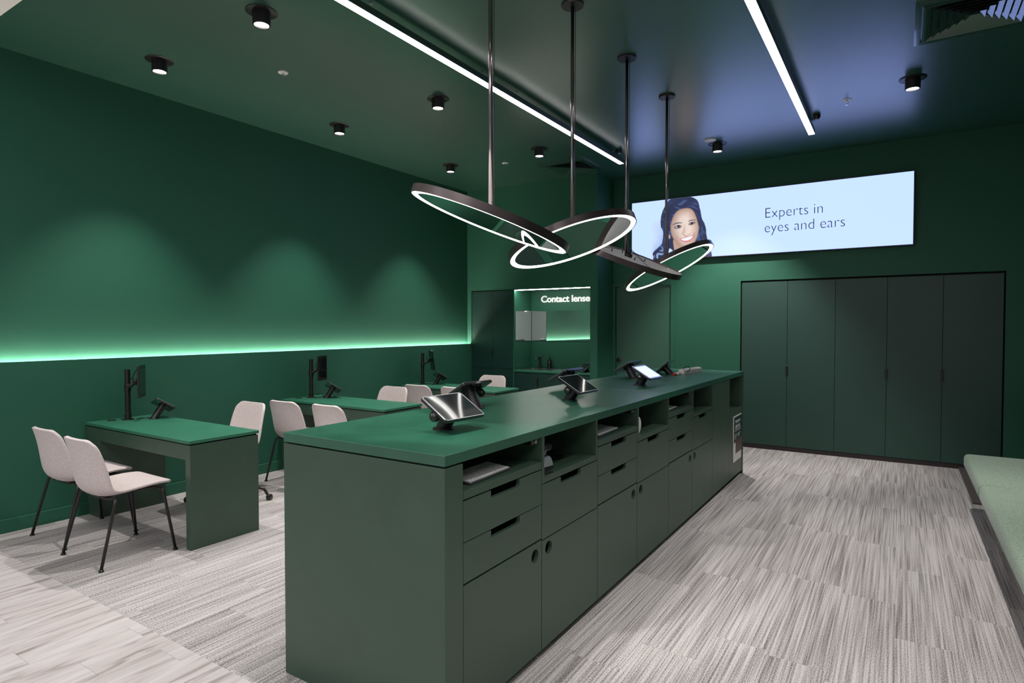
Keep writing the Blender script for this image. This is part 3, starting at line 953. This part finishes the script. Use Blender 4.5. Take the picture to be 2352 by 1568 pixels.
def cabinet(y0, y1, odd, label):
    ym = (y0 + y1) / 2
    c = empty('drawer_cabinet', (-1.75, ym, 0), label=label, cat='cabinet', group='drawer and door cabinets of the island')
    X0, X1 = -2.20, FRT - 0.0195
    f = lambda q: (q[0] + 1.75, q[1] + 1.75, q[2] - ym, q[3] - ym, q[4], q[5])
    side = []
    if odd:
        side = [(X0, X1, y0 + 0.001, y0 + 0.019, 0.04, 0.86), (X0, X1, y1 - 0.019, y1 - 0.001, 0.04, 0.86)]
        zt0, zt1 = 0.863, 0.895
        a, b = y0 + 0.002, y1 - 0.002
    else:
        side = [(X0, X1, y0 + 0.001, y0 + 0.022, 0.04, 0.79), (X0, X1, y1 - 0.022, y1 - 0.001, 0.04, 0.79),
                (X0, FRT, y0 + 0.001, y0 + 0.022, 0.7935, 1.0045), (X0, FRT, y1 - 0.022, y1 - 0.001, 0.7935, 1.0045)]
        zt0, zt1 = 0.795, 0.823
        a, b = y0 + 0.024, y1 - 0.024
    box('cabinet_body', [f(q) for q in side + [(X0, X1, y0 + 0.019, y1 - 0.019, 0.04, 0.058), (X0, X0 + 0.018, y0 + 0.001, y1 - 0.001, 0.058, 1.0045),
                        (X0, X1, y0 + 0.02, y1 - 0.02, 0.545, 0.555)]], M['board'], c)
    box('open_shelf', [f((X0 + 0.02, FRT, a, b, zt0, zt1))], M['board'], c, bevel=0.0012)
    s0, s1 = y0 + 0.18, y0 + 0.392
    if odd:
        front('drawer', y0 + 0.0015, y1 - 0.0015, 0.7045, 0.858, ym, c, slot=(s0, s1))
        front('drawer', y0 + 0.0015, y1 - 0.0015, 0.5505, 0.7015, ym, c, slot=(s0, s1))
        front('door', y0 + 0.0015, y1 - 0.0015, 0.042, 0.543, ym, c, hole=(y1 - 0.058, 0.488))
    else:
        front('drawer', y0 + 0.0015, y1 - 0.0015, 0.542, 0.790, ym, c, slot=(s0, s1))
        front('door', y0 + 0.0015, y1 - 0.0015, 0.042, 0.537, ym, c, hole=(y0 + 0.062, 0.490))
    return c
cabinet(1.755, 2.333, True, 'nearest island cabinet, two slotted drawers, the first keyboard on its shelf')
cabinet(2.335, 2.926, False, 'second island cabinet from the front, one deep drawer, a silver scanner on its shelf')
cabinet(2.928, 3.501, True, 'third island cabinet from the front, two drawers and the middle keyboard')
cabinet(3.503, 4.100, False, 'fourth island cabinet from the front, with a round white roll on its shelf')
cabinet(4.102, 4.668, True, 'fifth island cabinet, two drawers, below the joint of the worktop')
cabinet(4.670, 5.262, False, 'sixth island cabinet, one drawer and an empty shelf, beside the plain panel')
c = empty('plain_cabinet', (-1.75, 5.57, 0), label='island cabinet with one tall plain front and no handle', cat='cabinet')
box('cabinet_body', [(-0.45, 0.39, -0.306, -0.288, 0.04, 1.0045), (-0.45, 0.39, 0.288, 0.302, 0.04, 1.0045), (-0.45, -0.43, -0.288, 0.288, 0.04, 1.0045)], M['board'], c)
front('tall_front', 5.265, 5.873, 0.042, 1.0025, 5.57, c)
c = empty('open_topped_cabinet', (-1.75, 6.15, 0), label='last island cabinet with an open upper corner above the leaflet', cat='cabinet')
box('cabinet_body', [(-0.45, 0.39, -0.272, -0.256, 0.04, 1.0045), (-0.45, 0.39, 0.254, 0.270, 0.04, 1.0045), (-0.45, -0.43, -0.256, 0.254, 0.04, 1.0045),
                     (-0.43, 0.39, -0.256, 0.254, 0.665, 0.683)], M['board'], c)
front('tall_front', 5.876, 6.420, 0.042, 0.692, 6.15, c)

# leaflet on the far cabinet
c = empty('leaflet', (FX - 0.001, 6.19, 0.187), label='dark green and white leaflet fixed to the far end of the island', cat='leaflet')
box('leaflet_sheet', [(-0.0015, 0.004, -0.170, 0.170, 0, 0.443)], M['whiteplastic'], c)
box('dark_print', [(0.004, 0.0046, -0.150, 0.168, 0.185, 0.432)], M['leafdark'], c)
box('photo_print', [(0.004, 0.0047, -0.08, 0.165, 0.075, 0.205)], M['leafphoto'], c)
lf = lambda u0, z0: (lambda u, v, t: (0.0050, u + u0, v + z0))
text('print_lettering', 'Recycle your\nglasses here', 0.046, M['whiteprint'], lf(-0.10, 0.375), c, offset=0.001, sx=0.9)
box('print_lines', [(0.0046, 0.0050, -0.12, 0.13, 0.318 - 0.013 * k, 0.321 - 0.013 * k) for k in range(3)] +
    [(0.0046, 0.0050, -0.12, -0.03 - 0.01 * k, 0.262 - 0.014 * k, 0.266 - 0.014 * k) for k in range(4)] +
    [(0.0046, 0.0050, 0.00, 0.12 - 0.02 * k, 0.262 - 0.014 * k, 0.266 - 0.014 * k) for k in range(3)], M['whiteprint'], c)

# locks under the worktop
lock = empty('cabinet_lock', (-1.372, 2.288, 0.9785), label='small black lock under the worktop at the nearest keyboard shelf', cat='lock', group='black locks under the worktop')
box('lock_body', [(-0.022, 0.022, -0.028, 0.028, 0.0, 0.0272)], M['blackplastic'], lock, bevel=0.003)
lathe('lock_barrel', [(0, 0.022), (0.008, 0.022), (0.009, 0.028), (0, 0.029)], M['steel'], lock, mat4=Matrix.Rotation(R(90), 4, 'Y') @ Matrix.Translation((-0.014, 0, 0)), seg=14)
dup(lock, (-1.372, 3.455, 0.9785), 0, 'small black lock under the worktop at the middle keyboard shelf')
dup(lock, (-1.372, 4.622, 0.9785), 0, 'small black lock under the worktop at the farthest keyboard shelf')

# keyboards
def keyboard(loc, rz, label, first=[None]):
    if first[0]:
        return dup(first[0], loc, rz, label)
    c = empty('keyboard', loc, rz, label=label, cat='keyboard', group='keyboards on the island shelves')
    T = Matrix.Rotation(R(5), 4, 'Y')
    bm = bmesh.new()
    add_box(bm, -0.062, 0.062, -0.150, 0.150, 0.0062, 0.0145)
    bmesh.ops.transform(bm, matrix=T, verts=bm.verts)
    finish('keyboard_base', bm, M['keygrey'], c, bevel=0.002)
    box('keyboard_foot', [(-0.060, -0.050, -0.12, 0.12, 0, 0.012), (0.050, 0.060, -0.12, 0.12, 0, 0.0025)], M['blackplastic'], c)
    bm = bmesh.new()
    for r_ in range(6):
        n = 15 if r_ else 9
        x1 = 0.057 - r_ * 0.0195
        for k in range(15):
            y = -0.146 + k * 0.0195
            w = 0.0152
            if r_ == 0 and 4 <= k <= 8:
                if k > 4:
                    continue
                w = 0.0945
            a = len(bm.verts)
            add_box(bm, x1 - 0.0145, x1, y, y + w, 0.0145, 0.0180)
    bmesh.ops.transform(bm, matrix=T, verts=bm.verts)
    finish('keycaps', bm, M['whiteplastic'], c)
    first[0] = c
    return c
keyboard((-1.435, 1.985, 0.8955), R(2), 'nearest white and silver keyboard on the first open shelf')
keyboard((-1.440, 3.165, 0.8955), R(2), 'middle white and silver keyboard, on the third open shelf')
keyboard((-1.445, 4.285, 0.8955), R(1), 'farthest keyboard, partly seen under the worktop joint')

c = empty('cordless_scanner', (-1.395, 2.430, 0.8235), R(-8), label='silver and black handheld device standing in its cradle on the second shelf', cat='device')
def taper(name, prof, m, parent, bev=0.004):
    """stack of rounded rectangles (hx, hy, cx, z)"""
    bm = bmesh.new()
    rings = []
    for hx, hy, cx, z in prof:
        rings.append([bm.verts.new((cx + x, y, z)) for x, y in rrect(hx * 2, hy * 2, min(hx, hy) * 0.4, 4)])
    for a, b in zip(rings, rings[1:]):
        for k in range(len(a)):
            k2 = (k + 1) % len(a)
            bm.faces.new((a[k], a[k2], b[k2], b[k]))
    bm.faces.new(rings[0][::-1])
    bm.faces.new(rings[-1])
    o = finish(name, bm, m, parent, smooth=True)
    md = o.modifiers.new('split', 'EDGE_SPLIT')
    md.split_angle = R(40)
    return o
taper('cradle_base', [(0.045, 0.040, 0, 0), (0.045, 0.040, 0, 0.030), (0.043, 0.038, 0, 0.034)], M['blackplastic'], c)
taper('cradle_cover', [(0.0445, 0.0395, 0, 0.034), (0.040, 0.036, -0.003, 0.062), (0.032, 0.030, -0.006, 0.074)], M['silver'], c)
taper('scanner_handle', [(0.018, 0.020, -0.004, 0.068), (0.016, 0.017, 0.000, 0.092), (0.018, 0.019, 0.004, 0.105)], M['blackplastic'], c)
taper('scanner_head', [(0.030, 0.024, 0.006, 0.104), (0.036, 0.028, 0.008, 0.114), (0.034, 0.027, 0.008, 0.128), (0.020, 0.018, 0.004, 0.136)], M['blackplastic'], c)
w = lathe('white_roll', [(0.016, -0.022), (0.055, -0.022), (0.055, 0.022), (0.016, 0.022), (0.016, -0.022)], M['whiteplastic'], loc=(-1.400, 3.611, 0.8787), mat4=Matrix.Rotation(R(90), 4, 'Y'))
tag(w, 'round white roll standing on edge at the left of the fourth shelf', 'roll')
w = lathe('black_dish', [(0, 0), (0.05, 0), (0.062, 0.014), (0.058, 0.014), (0.046, 0.004), (0, 0.004)], M['blackplastic'], loc=(-1.50, 2.72, 0.8235), seg=28)
tag(w, 'low round black dish in the shadow behind the silver scanner', 'dish')
c = taper('black_case', [(0.05, 0.11, 0, 0), (0.055, 0.115, 0, 0.012), (0.055, 0.115, 0, 0.028), (0.045, 0.10, 0, 0.038)], M['blackplastic'], None)
c.location = (-1.52, 4.50, 0.8955)
tag(c, 'flat black case on the shelf behind the farthest keyboard', 'case')

# ------------------------------------------------------------------ tablets on leaning stands
def tablet_stand(loc, rz, label, group, L=0.236, Wt=0.166, arm=0.120, tilt=30, lit=False, knob=1, twist=0.0, r=0.034, reader=True):
    c = empty('tablet_stand', loc, rz, label=label, cat='tablet', group=group)
    t = R(tilt)
    n = Vector((math.sin(t), 0, math.cos(t)))
    v = Vector((-math.cos(t), 0, math.sin(t)))
    h = Vector((0, 1, 0))
    cen = n * arm
    T = Matrix(((h.x, v.x, n.x, cen.x), (h.y, v.y, n.y, cen.y), (h.z, v.z, n.z, cen.z), (0, 0, 0, 1)))
    if twist:
        T = T @ Matrix.Rotation(twist, 4, 'Z')
    lathe('base_flange', [(0, 0), (r * 1.45, 0), (r * 1.45, 0.004), (r * 1.35, 0.007), (0, 0.007)], M['black'], c, seg=36)
    bm = bmesh.new()
    a_, b_ = [], []
    for k in range(28):
        an = 2 * PI * k / 28
        a_.append(bm.verts.new((r * 1.12 * math.cos(an), r * math.sin(an), 0.0065)))
        b_.append(bm.verts.new(n * (arm - 0.016) + v * (-r * math.cos(an)) + h * (r * math.sin(an))))
    for k in range(28):
        k2 = (k + 1) % 28
        bm.faces.new((a_[k], a_[k2], b_[k2], b_[k]))
    bm.faces.new(a_)
    bm.faces.new(b_)
    o = finish('leaning_post', bm, M['black'], c, smooth=True)
    md = o.modifiers.new('split', 'EDGE_SPLIT')
    md.split_angle = R(40)
    bm = bmesh.new()
    add_lathe(bm, disc_prof(r * 1.25, -0.020, -0.010), 28, T)
    finish('mount_plate', bm, M['black'], c)
    def slab(name, w, hh, rad, z0, z1, m, bev):
        return plate(name, rrect(w, hh, rad, 6), [], lambda a, b, q: T @ Vector((a, b, q)), z0, z1, m, c, bevel=bev)
    case = slab('tablet_case', L + 0.012, Wt + 0.012, 0.012, -0.010, 0.003, M['blackplastic'], 0.003)
    if reader and not group.startswith('small'):
        pass
    rim_ = plate('case_rim', rrect(L + 0.008, Wt + 0.008, 0.011, 6), [rrect(L + 0.001, Wt + 0.001, 0.008, 6)], lambda a, b, q: T @ Vector((a, b, q)), 0.003, 0.0048, M['silver'], c)
    gl = slab('glass', L, Wt, 0.008, 0.003, 0.0042, M['glass'], 0)
    if lit:
        slab('lit_display', L - 0.022, Wt - 0.020, 0.002, 0.0042, 0.0047, M['lit'], 0)
    if knob:
        bm = bmesh.new()
        p = T @ Vector((-L * 0.43, -0.005, -0.034))
        add_lathe(bm, [(0, -0.020), (0.014, -0.017), (0.023, -0.008), (0.025, 0.004), (0.019, 0.016), (0.008, 0.020), (0, 0.020)], 22, Matrix.Translation(p) @ Matrix.Rotation(R(70), 4, 'X') @ Matrix.Rotation(R(20), 4, 'Y'))
        add_tube(bm, [p, T @ Vector((-L * 0.16, 0, -0.016))], 0.012, 12)
        finish('side_reader', bm, M['blackplastic'], c, smooth=True)
    return c
g = 'tablets on leaning stands along the island'
tablet_stand((-1.700, 2.085, WT), R(-5), 'nearest island tablet, facing the aisle, with curved light reflections', g)
tablet_stand((-1.715, 3.330, WT), R(-2), 'second aisle-side island tablet, dark screen, in the middle of the worktop', g)
tablet_stand((-1.695, 4.475, WT), R(-3), 'third aisle-side island tablet with a brightly lit blank screen', g, lit=True)
tablet_stand((-1.985, 2.720, WT), R(176), 'nearest island tablet facing the desks, seen from behind', g)
tablet_stand((-2.005, 3.945, WT), R(176), 'second desk-side island tablet, behind the dark-screened one', g)
tablet_stand((-1.965, 5.040, WT), R(176), 'third desk-side island tablet, behind the lit-screened one', g)
tablet_stand((-1.830, 5.640, WT), R(186), 'farthest island tablet, tilted steeply beside white equipment', g, tilt=42, arm=0.095, knob=0)

c = empty('charging_dock', (-1.72, 5.90, WT), R(-6), label='long rounded cream device with a looped black cable on the far end of the island', cat='device')
taper('dock_body', [(0.034, 0.225, 0, 0.0), (0.036, 0.228, 0, 0.020), (0.032, 0.220, 0, 0.040), (0.018, 0.200, 0, 0.050)], M['cream'], c)
tube('cable', bend([(0.034, -0.16, 0.02), (0.065, -0.15, 0.05), (0.06, -0.20, 0.085), (0.03, -0.24, 0.06), (0.02, -0.20, 0.05), (0.0, -0.18, 0.048)], 0.03), 0.003, M['blackplastic'], c)
box('plug', [(-0.02, 0.02, -0.33, -0.25, 0.0, 0.022)], M['whiteplastic'], c, bevel=0.004)
box('red_switch', [(-0.02, 0.015, -0.375, -0.345, 0, 0.020)], M['red'], c, bevel=0.003)

# payment screen in the niche
c = tablet_stand((-3.60, 7.52, 0.875), R(232), 'black tilted tablet on the niche worktop beside the right edge', 'tablet in the niche', tilt=40, arm=0.09, knob=0, L=0.22, Wt=0.16)
del c['group']

# ------------------------------------------------------------------ desks with their screens
def desk(y, label):
    x0, x1 = LW + 0.003, -3.962
    c = empty('consultation_desk', ((x0 + x1) / 2, y + 0.265, 0), label=label, cat='desk', group='green consultation desks along the left wall')
    cx, cy = c.location.x, c.location.y
    f = lambda q: (q[0] - cx, q[1] - cx, q[2] - cy, q[3] - cy, q[4], q[5])
    box('desktop', [f((x0, x1, y - 0.008, y + 0.515, 0.716, 0.738))], M['desk'], c, bevel=0.0015)
    box('shadow_gap', [f((x0 + 0.02, x1 - 0.012, y + 0.008, y + 0.50, 0.706, 0.716))], M['gap'], c)
    box('side_panel', [f((x1 - 0.060, x1 - 0.002, y, y + 0.508, 0, 0.706))], M['board'], c, bevel=0.0015)
    box('side_panel', [f((x0, x0 + 0.20, y, y + 0.508, 0, 0.706))], M['board'], c, bevel=0.0015)
    box('apron', [f((x0 + 0.20, x1 - 0.060, y + 0.003, y + 0.025, 0.605, 0.706))], M['board'], c)
    return c
desk(2.208, 'nearest green desk by the left wall, with two chairs before it')
desk(4.015, 'middle green desk by the left wall, partly hidden by the island')
desk(5.815, 'farthest green desk by the left wall, near the tall cupboard')

def screen_post(loc, ang, label, tilt=0.0, Wp=0.19, roll=0.0):
    c = empty('screen_post', loc, label=label, cat='monitor', group='posts with small upright screens on the desks')
    lathe('base_flange', [(0, 0), (0.045, 0), (0.045, 0.004), (0.040, 0.007), (0, 0.007)], M['black'], c, seg=30)
    lathe('collar', [(0.025, 0.007), (0.025, 0.050), (0.0215, 0.052)], M['black'], c, seg=26)
    lathe('post', [(0, 0.007), (0.0205, 0.007), (0.0205, 0.405), (0.0215, 0.406), (0.0215, 0.412), (0, 0.412)], M['black'], c, seg=26)
    lathe('clamp', [(0.0225, 0.235), (0.024, 0.237), (0.024, 0.290), (0.0225, 0.292)], M['black'], c, seg=26)
    nrm = Vector((math.cos(ang), math.sin(ang), 0))
    sc = Vector((0.115, 0.055, 0.318))
    hd = sc - nrm * 0.045
    bm = bmesh.new()
    add_tube(bm, [(0.0, 0, 0.262), Vector((0.01, 0.004, 0.268)), hd - Vector((0, 0, 0.01))], [0.016, 0.016, 0.013], 12)
    add_lathe(bm, [(0, -0.03), (0.017, -0.03), (0.017, 0.018), (0.012, 0.022), (0, 0.022)], 16, Matrix.Translation(hd))
    add_tube(bm, [hd, sc - nrm * 0.008], 0.013, 12)
    finish('arm', bm, M['black'], c, smooth=True)
    h = Vector((-nrm.y, nrm.x, 0))
    v = Vector((0, 0, 1))
    T = Matrix(((h.x, v.x, nrm.x, sc.x), (h.y, v.y, nrm.y, sc.y), (h.z, v.z, nrm.z, sc.z), (0, 0, 0, 1)))
    T = T @ Matrix.Rotation(tilt, 4, 'X') @ Matrix.Rotation(roll, 4, 'Z')
    plate('screen_case', rrect(Wp, 0.262, 0.010, 5), [], lambda a, b, q: T @ Vector((a, b, q)), -0.010, 0.004, M['blackplastic'], c, bevel=0.002)
    plate('screen', rrect(Wp - 0.03, 0.205, 0.003, 3), [], lambda a, b, q: T @ Vector((a, b, q)), 0.004, 0.0048, M['glass'], c)
    tube('cable', bend([hd + Vector((-0.04, -0.01, 0.01)), hd + Vector((-0.01, 0.0, 0.07)), T @ Vector((-Wp * 0.42, 0.105, -0.012))], 0.03), 0.003, M['blackplastic'], c, seg=8)
    return c
screen_post((-5.315, 2.452, 0.738), R(50), 'tall black screen post on the nearest desk')
screen_post((-5.315, 4.285, 0.738), R(24), 'tall black screen post on the middle desk')
screen_post((-5.315, 6.085, 0.738), R(54), 'tall black screen post on the farthest desk, its screen turned away', tilt=R(-8))
g = 'small tablets on leaning stands on the desks'
for x, y, yw, l in ((-5.195, 2.600, 92, 'small tablet on a leaning stand, on the nearest desk'), (-5.150, 4.355, 76, 'small tablet on a leaning stand, on the middle desk'),
                    (-5.150, 6.150, 72, 'small tablet on a leaning stand, on the farthest desk')):
    tablet_stand((x, y, 0.738), R(yw), l, g, L=0.225, Wt=0.150, arm=0.130, tilt=35, r=0.028, knob=0, twist=R(-22))
for (x, y, l) in ((-5.385, 2.36, 'flat black cable cap on the nearest desk beside the screen post'), (-5.385, 4.175, 'flat black cable cap on the middle desk beside the screen post')):
    w = lathe('cable_grommet', [(0, 0), (0.036, 0), (0.036, 0.003), (0.026, 0.005), (0.024, 0.002), (0, 0.002)], M['black'], loc=(x, y, 0.7382), seg=30)
    tag(w, l, 'cable cap', 'cable caps on the desks')
w = tube('desk_cable', bend([(-5.285, 4.330, 0.770), (-5.24, 4.36, 0.785), (-5.215, 4.365, 0.757), (-5.22, 4.372, 0.742)], 0.03), 0.0035, M['blackplastic'])
tag(w, 'thin black cable looping between post and tablet on the middle desk', 'cable')
w = tube('desk_cable', bend([(-5.280, 2.50, 0.742), (-5.27, 2.55, 0.742), (-5.245, 2.585, 0.742)], 0.03), 0.0035, M['blackplastic'])
tag(w, 'thin black cable lying between post and tablet on the nearest desk', 'cable')

# ------------------------------------------------------------------ chairs
def shell_bm(top=0.79):
    # profile: (y, z, half width, wrap depth)
    P = [(0.245, 0.442, 0.205, 0.000), (0.220, 0.456, 0.214, 0.002), (0.13, 0.456, 0.224, 0.010), (0.03, 0.443, 0.229, 0.020), (-0.07, 0.426, 0.230, 0.034),
         (-0.135, 0.424, 0.229, 0.050), (-0.184, 0.452, 0.228, 0.062), (-0.208, 0.505, 0.227, 0.066), (-0.218, 0.570, 0.226, 0.062), (-0.226, 0.640, 0.221, 0.052),
         (-0.236, 0.710, 0.213, 0.040), (-0.248, 0.770, 0.203, 0.028), (-0.255, top + 0.008, 0.198, 0.018)]
    P = [Vector(p) for p in P]
    cum = [0]
    for a, b in zip(P, P[1:]):
        cum.append(cum[-1] + (Vector((a[0], a[1])) - Vector((b[0], b[1]))).length)
    tot = cum[-1]
    def at(s):
        s = max(0, min(1, s)) * tot
        for i in range(len(cum) - 1):
            if s <= cum[i + 1] + 1e-9:
                t = (s - cum[i]) / (cum[i + 1] - cum[i])
                p0 = P[max(i - 1, 0)]; p1 = P[i]; p2 = P[i + 1]; p3 = P[min(i + 2, len(P) - 1)]
                return 0.5 * ((2 * p1) + (p2 - p0) * t + (2 * p0 - 5 * p1 + 4 * p2 - p3) * t * t + (3 * p1 - p0 - 3 * p2 + p3) * t ** 3)
        return P[-1]
    bm = bmesh.new()
    NU, NV = 40, 18
    rows = []
    for i in range(NU + 1):
        k = -1 + 2 * i / NU
        s = math.sin(k * PI / 2)
        s = 0.35 * k + 0.65 * s if abs(k) < 0.999 else k
        q = at((s + 1) / 2)
        q2 = at(min(1, (s + 1) / 2 + 0.01))
        q1 = at(max(0, (s + 1) / 2 - 0.01))
        d = Vector((0, q2[0] - q1[0], q2[1] - q1[1])).normalized()
        nn = Vector((0, d.z, -d.y))       # towards the sitter
        wid = q[2]
        rr = 0.075 if s > 0 else 0.050          # corner radius at the top of the back and the front of the seat
        de = (1 - abs(s)) / 2 * tot
        wf = 1.0
        if de < rr:
            wf = (wid - (rr - math.sqrt(max(0, rr * rr - (rr - de) ** 2)))) / wid
        wid *= wf
        row = []
        for j in range(NV + 1):
            t = -1 + 2 * j / NV
            row.append(bm.verts.new(Vector((wid * t, q[0], q[1])) + nn * (q[3] * abs(t * wf) ** 2.6)))
        rows.append(row)
    for a, b in zip(rows, rows[1:]):
        for j in range(NV):
            bm.faces.new((a[j], a[j + 1], b[j + 1], b[j]))
    return bm
def make_shell(parent, dz=0.0, top=0.79):
    bm = shell_bm(top)
    if dz:
        bmesh.ops.translate(bm, vec=(0, 0, dz), verts=bm.verts)
    o = finish('seat_shell', bm, M['wool'], parent, smooth=True)
    so = o.modifiers.new('thick', 'SOLIDIFY')
    so.thickness = 0.022
    so.offset = 0
    sb = o.modifiers.new('round', 'SUBSURF')
    sb.levels = 1
    sb.render_levels = 1
    return o
def make_chair(label):
    c = empty('side_chair', (0, 0, 0), label=label, cat='chair', group='pale beige shell chairs with black legs')
    make_shell(c)
    bm = bmesh.new()
    add_tube(bm, bend([(-0.165, 0.165, 0.418), (0.165, 0.165, 0.418)], 0.02), 0.009, 10)
    add_tube(bm, bend([(-0.190, -0.105, 0.412), (-0.11, -0.125, 0.405), (0.11, -0.125, 0.405), (0.190, -0.105, 0.412)], 0.05), 0.009, 10)
    add_tube(bm, [(-0.10, 0.165, 0.418), (-0.10, -0.148, 0.412)], 0.009, 10)
    add_tube(bm, [(0.10, 0.165, 0.418), (0.10, -0.148, 0.412)], 0.009, 10)
    finish('under_frame', bm, M['black'], c, smooth=True)
    for sx in (-1, 1):
        for (fy, ty, tx, tz) in ((0.225, 0.165, 0.165, 0.418), (-0.225, -0.105, 0.190, 0.412)):
            lg = \
                tube('leg', bend([(sx * tx * 0.8, ty, tz), (sx * (tx + 0.045), ty + (0.01 if fy > 0 else -0.02), tz), (sx * 0.263, fy, 0.010)], 0.035, 6), 0.0095, M['black'], c, seg=12)
            lathe('leg_glide', [(0, 0), (0.016, 0), (0.014, 0.010), (0.009, 0.014), (0, 0.014)], M['blackplastic'], lg, loc=(sx * 0.263, fy, 0), seg=14)
    return c
ch = make_chair('front chair of the pair at the nearest desk, the one closer to the island')
ch.location = (-4.352, 1.945, 0)
dup(ch, (-4.965, 1.985, 0), R(0), 'chair of the pair at the nearest desk standing closer to the left wall')
dup(ch, (-4.905, 3.850, 0), R(2), 'chair at the middle desk standing closer to the left wall')
dup(ch, (-4.330, 3.880, 0), R(0), 'chair at the middle desk standing closer to the island, mostly hidden')
dup(ch, (-4.895, 5.720, 0), R(0), 'chair at the farthest desk standing closer to the left wall')
dup(ch, (-4.340, 5.740, 0), R(0), 'chair at the farthest desk, only its top corner showing behind a tablet')

def make_staff(label):
    c = empty('swivel_chair', (0, 0, 0), label=label, cat='chair', group='pale beige swivel chairs behind the desks')
    make_shell(c, 0.03)
    lathe('column', [(0, 0.10), (0.030, 0.10), (0.030, 0.26), (0.020, 0.265), (0.020, 0.44), (0, 0.44)], M['black'], c, seg=20)
    box('seat_plate', [(-0.10, 0.10, -0.10, 0.12, 0.438, 0.452)], M['black'], c)
    for k in range(4):
        a = R(40 + 90 * k)
        u = Vector((math.cos(a), math.sin(a), 0))
        lg = tube('base_arm', bend([u * 0.02 + Vector((0, 0, 0.135)), u * 0.29 + Vector((0, 0, 0.105)), u * 0.315 + Vector((0, 0, 0.055))], 0.03), 0.0115, M['black'], c, seg=12)
        w = Vector((-u.y, u.x, 0))
        bm = bmesh.new()
        T = Matrix.Translation(u * 0.335 + Vector((0, 0, 0.027))) @ Matrix.Rotation(a + R(60), 4, 'Z') @ Matrix.Rotation(R(90), 4, 'X')
        for s in (-1, 1):
            add_lathe(bm, [(0, s * 0.004), (0.026, s * 0.004), (0.027, s * 0.010), (0.023, s * 0.018), (0, s * 0.020)], 20, T)
        add_tube(bm, [u * 0.315 + Vector((0, 0, 0.075)), u * 0.322 + Vector((0, 0, 0.03))], 0.009, 10)
        finish('castor', bm, M['blackplastic'], lg, smooth=True)
    return c
st = make_staff('swivel chair behind the nearest desk, one castor showing')
st.location = (-4.830, 3.020, 0)
st.rotation_euler = (0, 0, R(180))
dup(st, (-4.745, 4.730, 0), R(180), 'swivel chair behind the middle desk')
dup(st, (-4.690, 6.620, 0), R(184), 'swivel chair behind the farthest desk, before the tall cupboard')

# ------------------------------------------------------------------ bench on the right
c = empty('long_bench', (0.85, 4.3, 0), label='long low bench with sage green cushions at the right edge', cat='bench')
def cushion(y0, y1):
    bm = bmesh.new()
    add_box(bm, 0.455 - 0.85, 1.27 - 0.85, y0 - 4.3, y1 - 4.3, 0.335, 0.455)
    o = finish('cushion', bm, M['bench'], c)
    md = o.modifiers.new('bevel', 'BEVEL')
    md.width = 0.034
    md.segments = 6
    for f in o.data.polygons:
        f.use_smooth = True
    return o
cushion(5.035, 6.20)
cushion(2.40, 5.03)
box('bench_frame', [(0.50 - 0.85, 1.24 - 0.85, 2.42 - 4.3, 6.16 - 4.3, 0.255, 0.335)], M['cream'], c, bevel=0.003)
box('bench_plinth', [(0.72 - 0.85, 1.20 - 0.85, 2.5 - 4.3, 6.10 - 4.3, 0.0, 0.255)], M['dark'], c)
w = box('floor_plate', (0.535, 1.295, 6.37, 7.865, 0.0005, 0.022), mat('brown_grey_floor_plate', (0.10, 0.082, 0.082), 0.35, mottle=0.2, mscale=6), bevel=0.002)
tag(w, 'smooth brown-grey plate on the floor beyond the far end of the bench', 'floor plate')
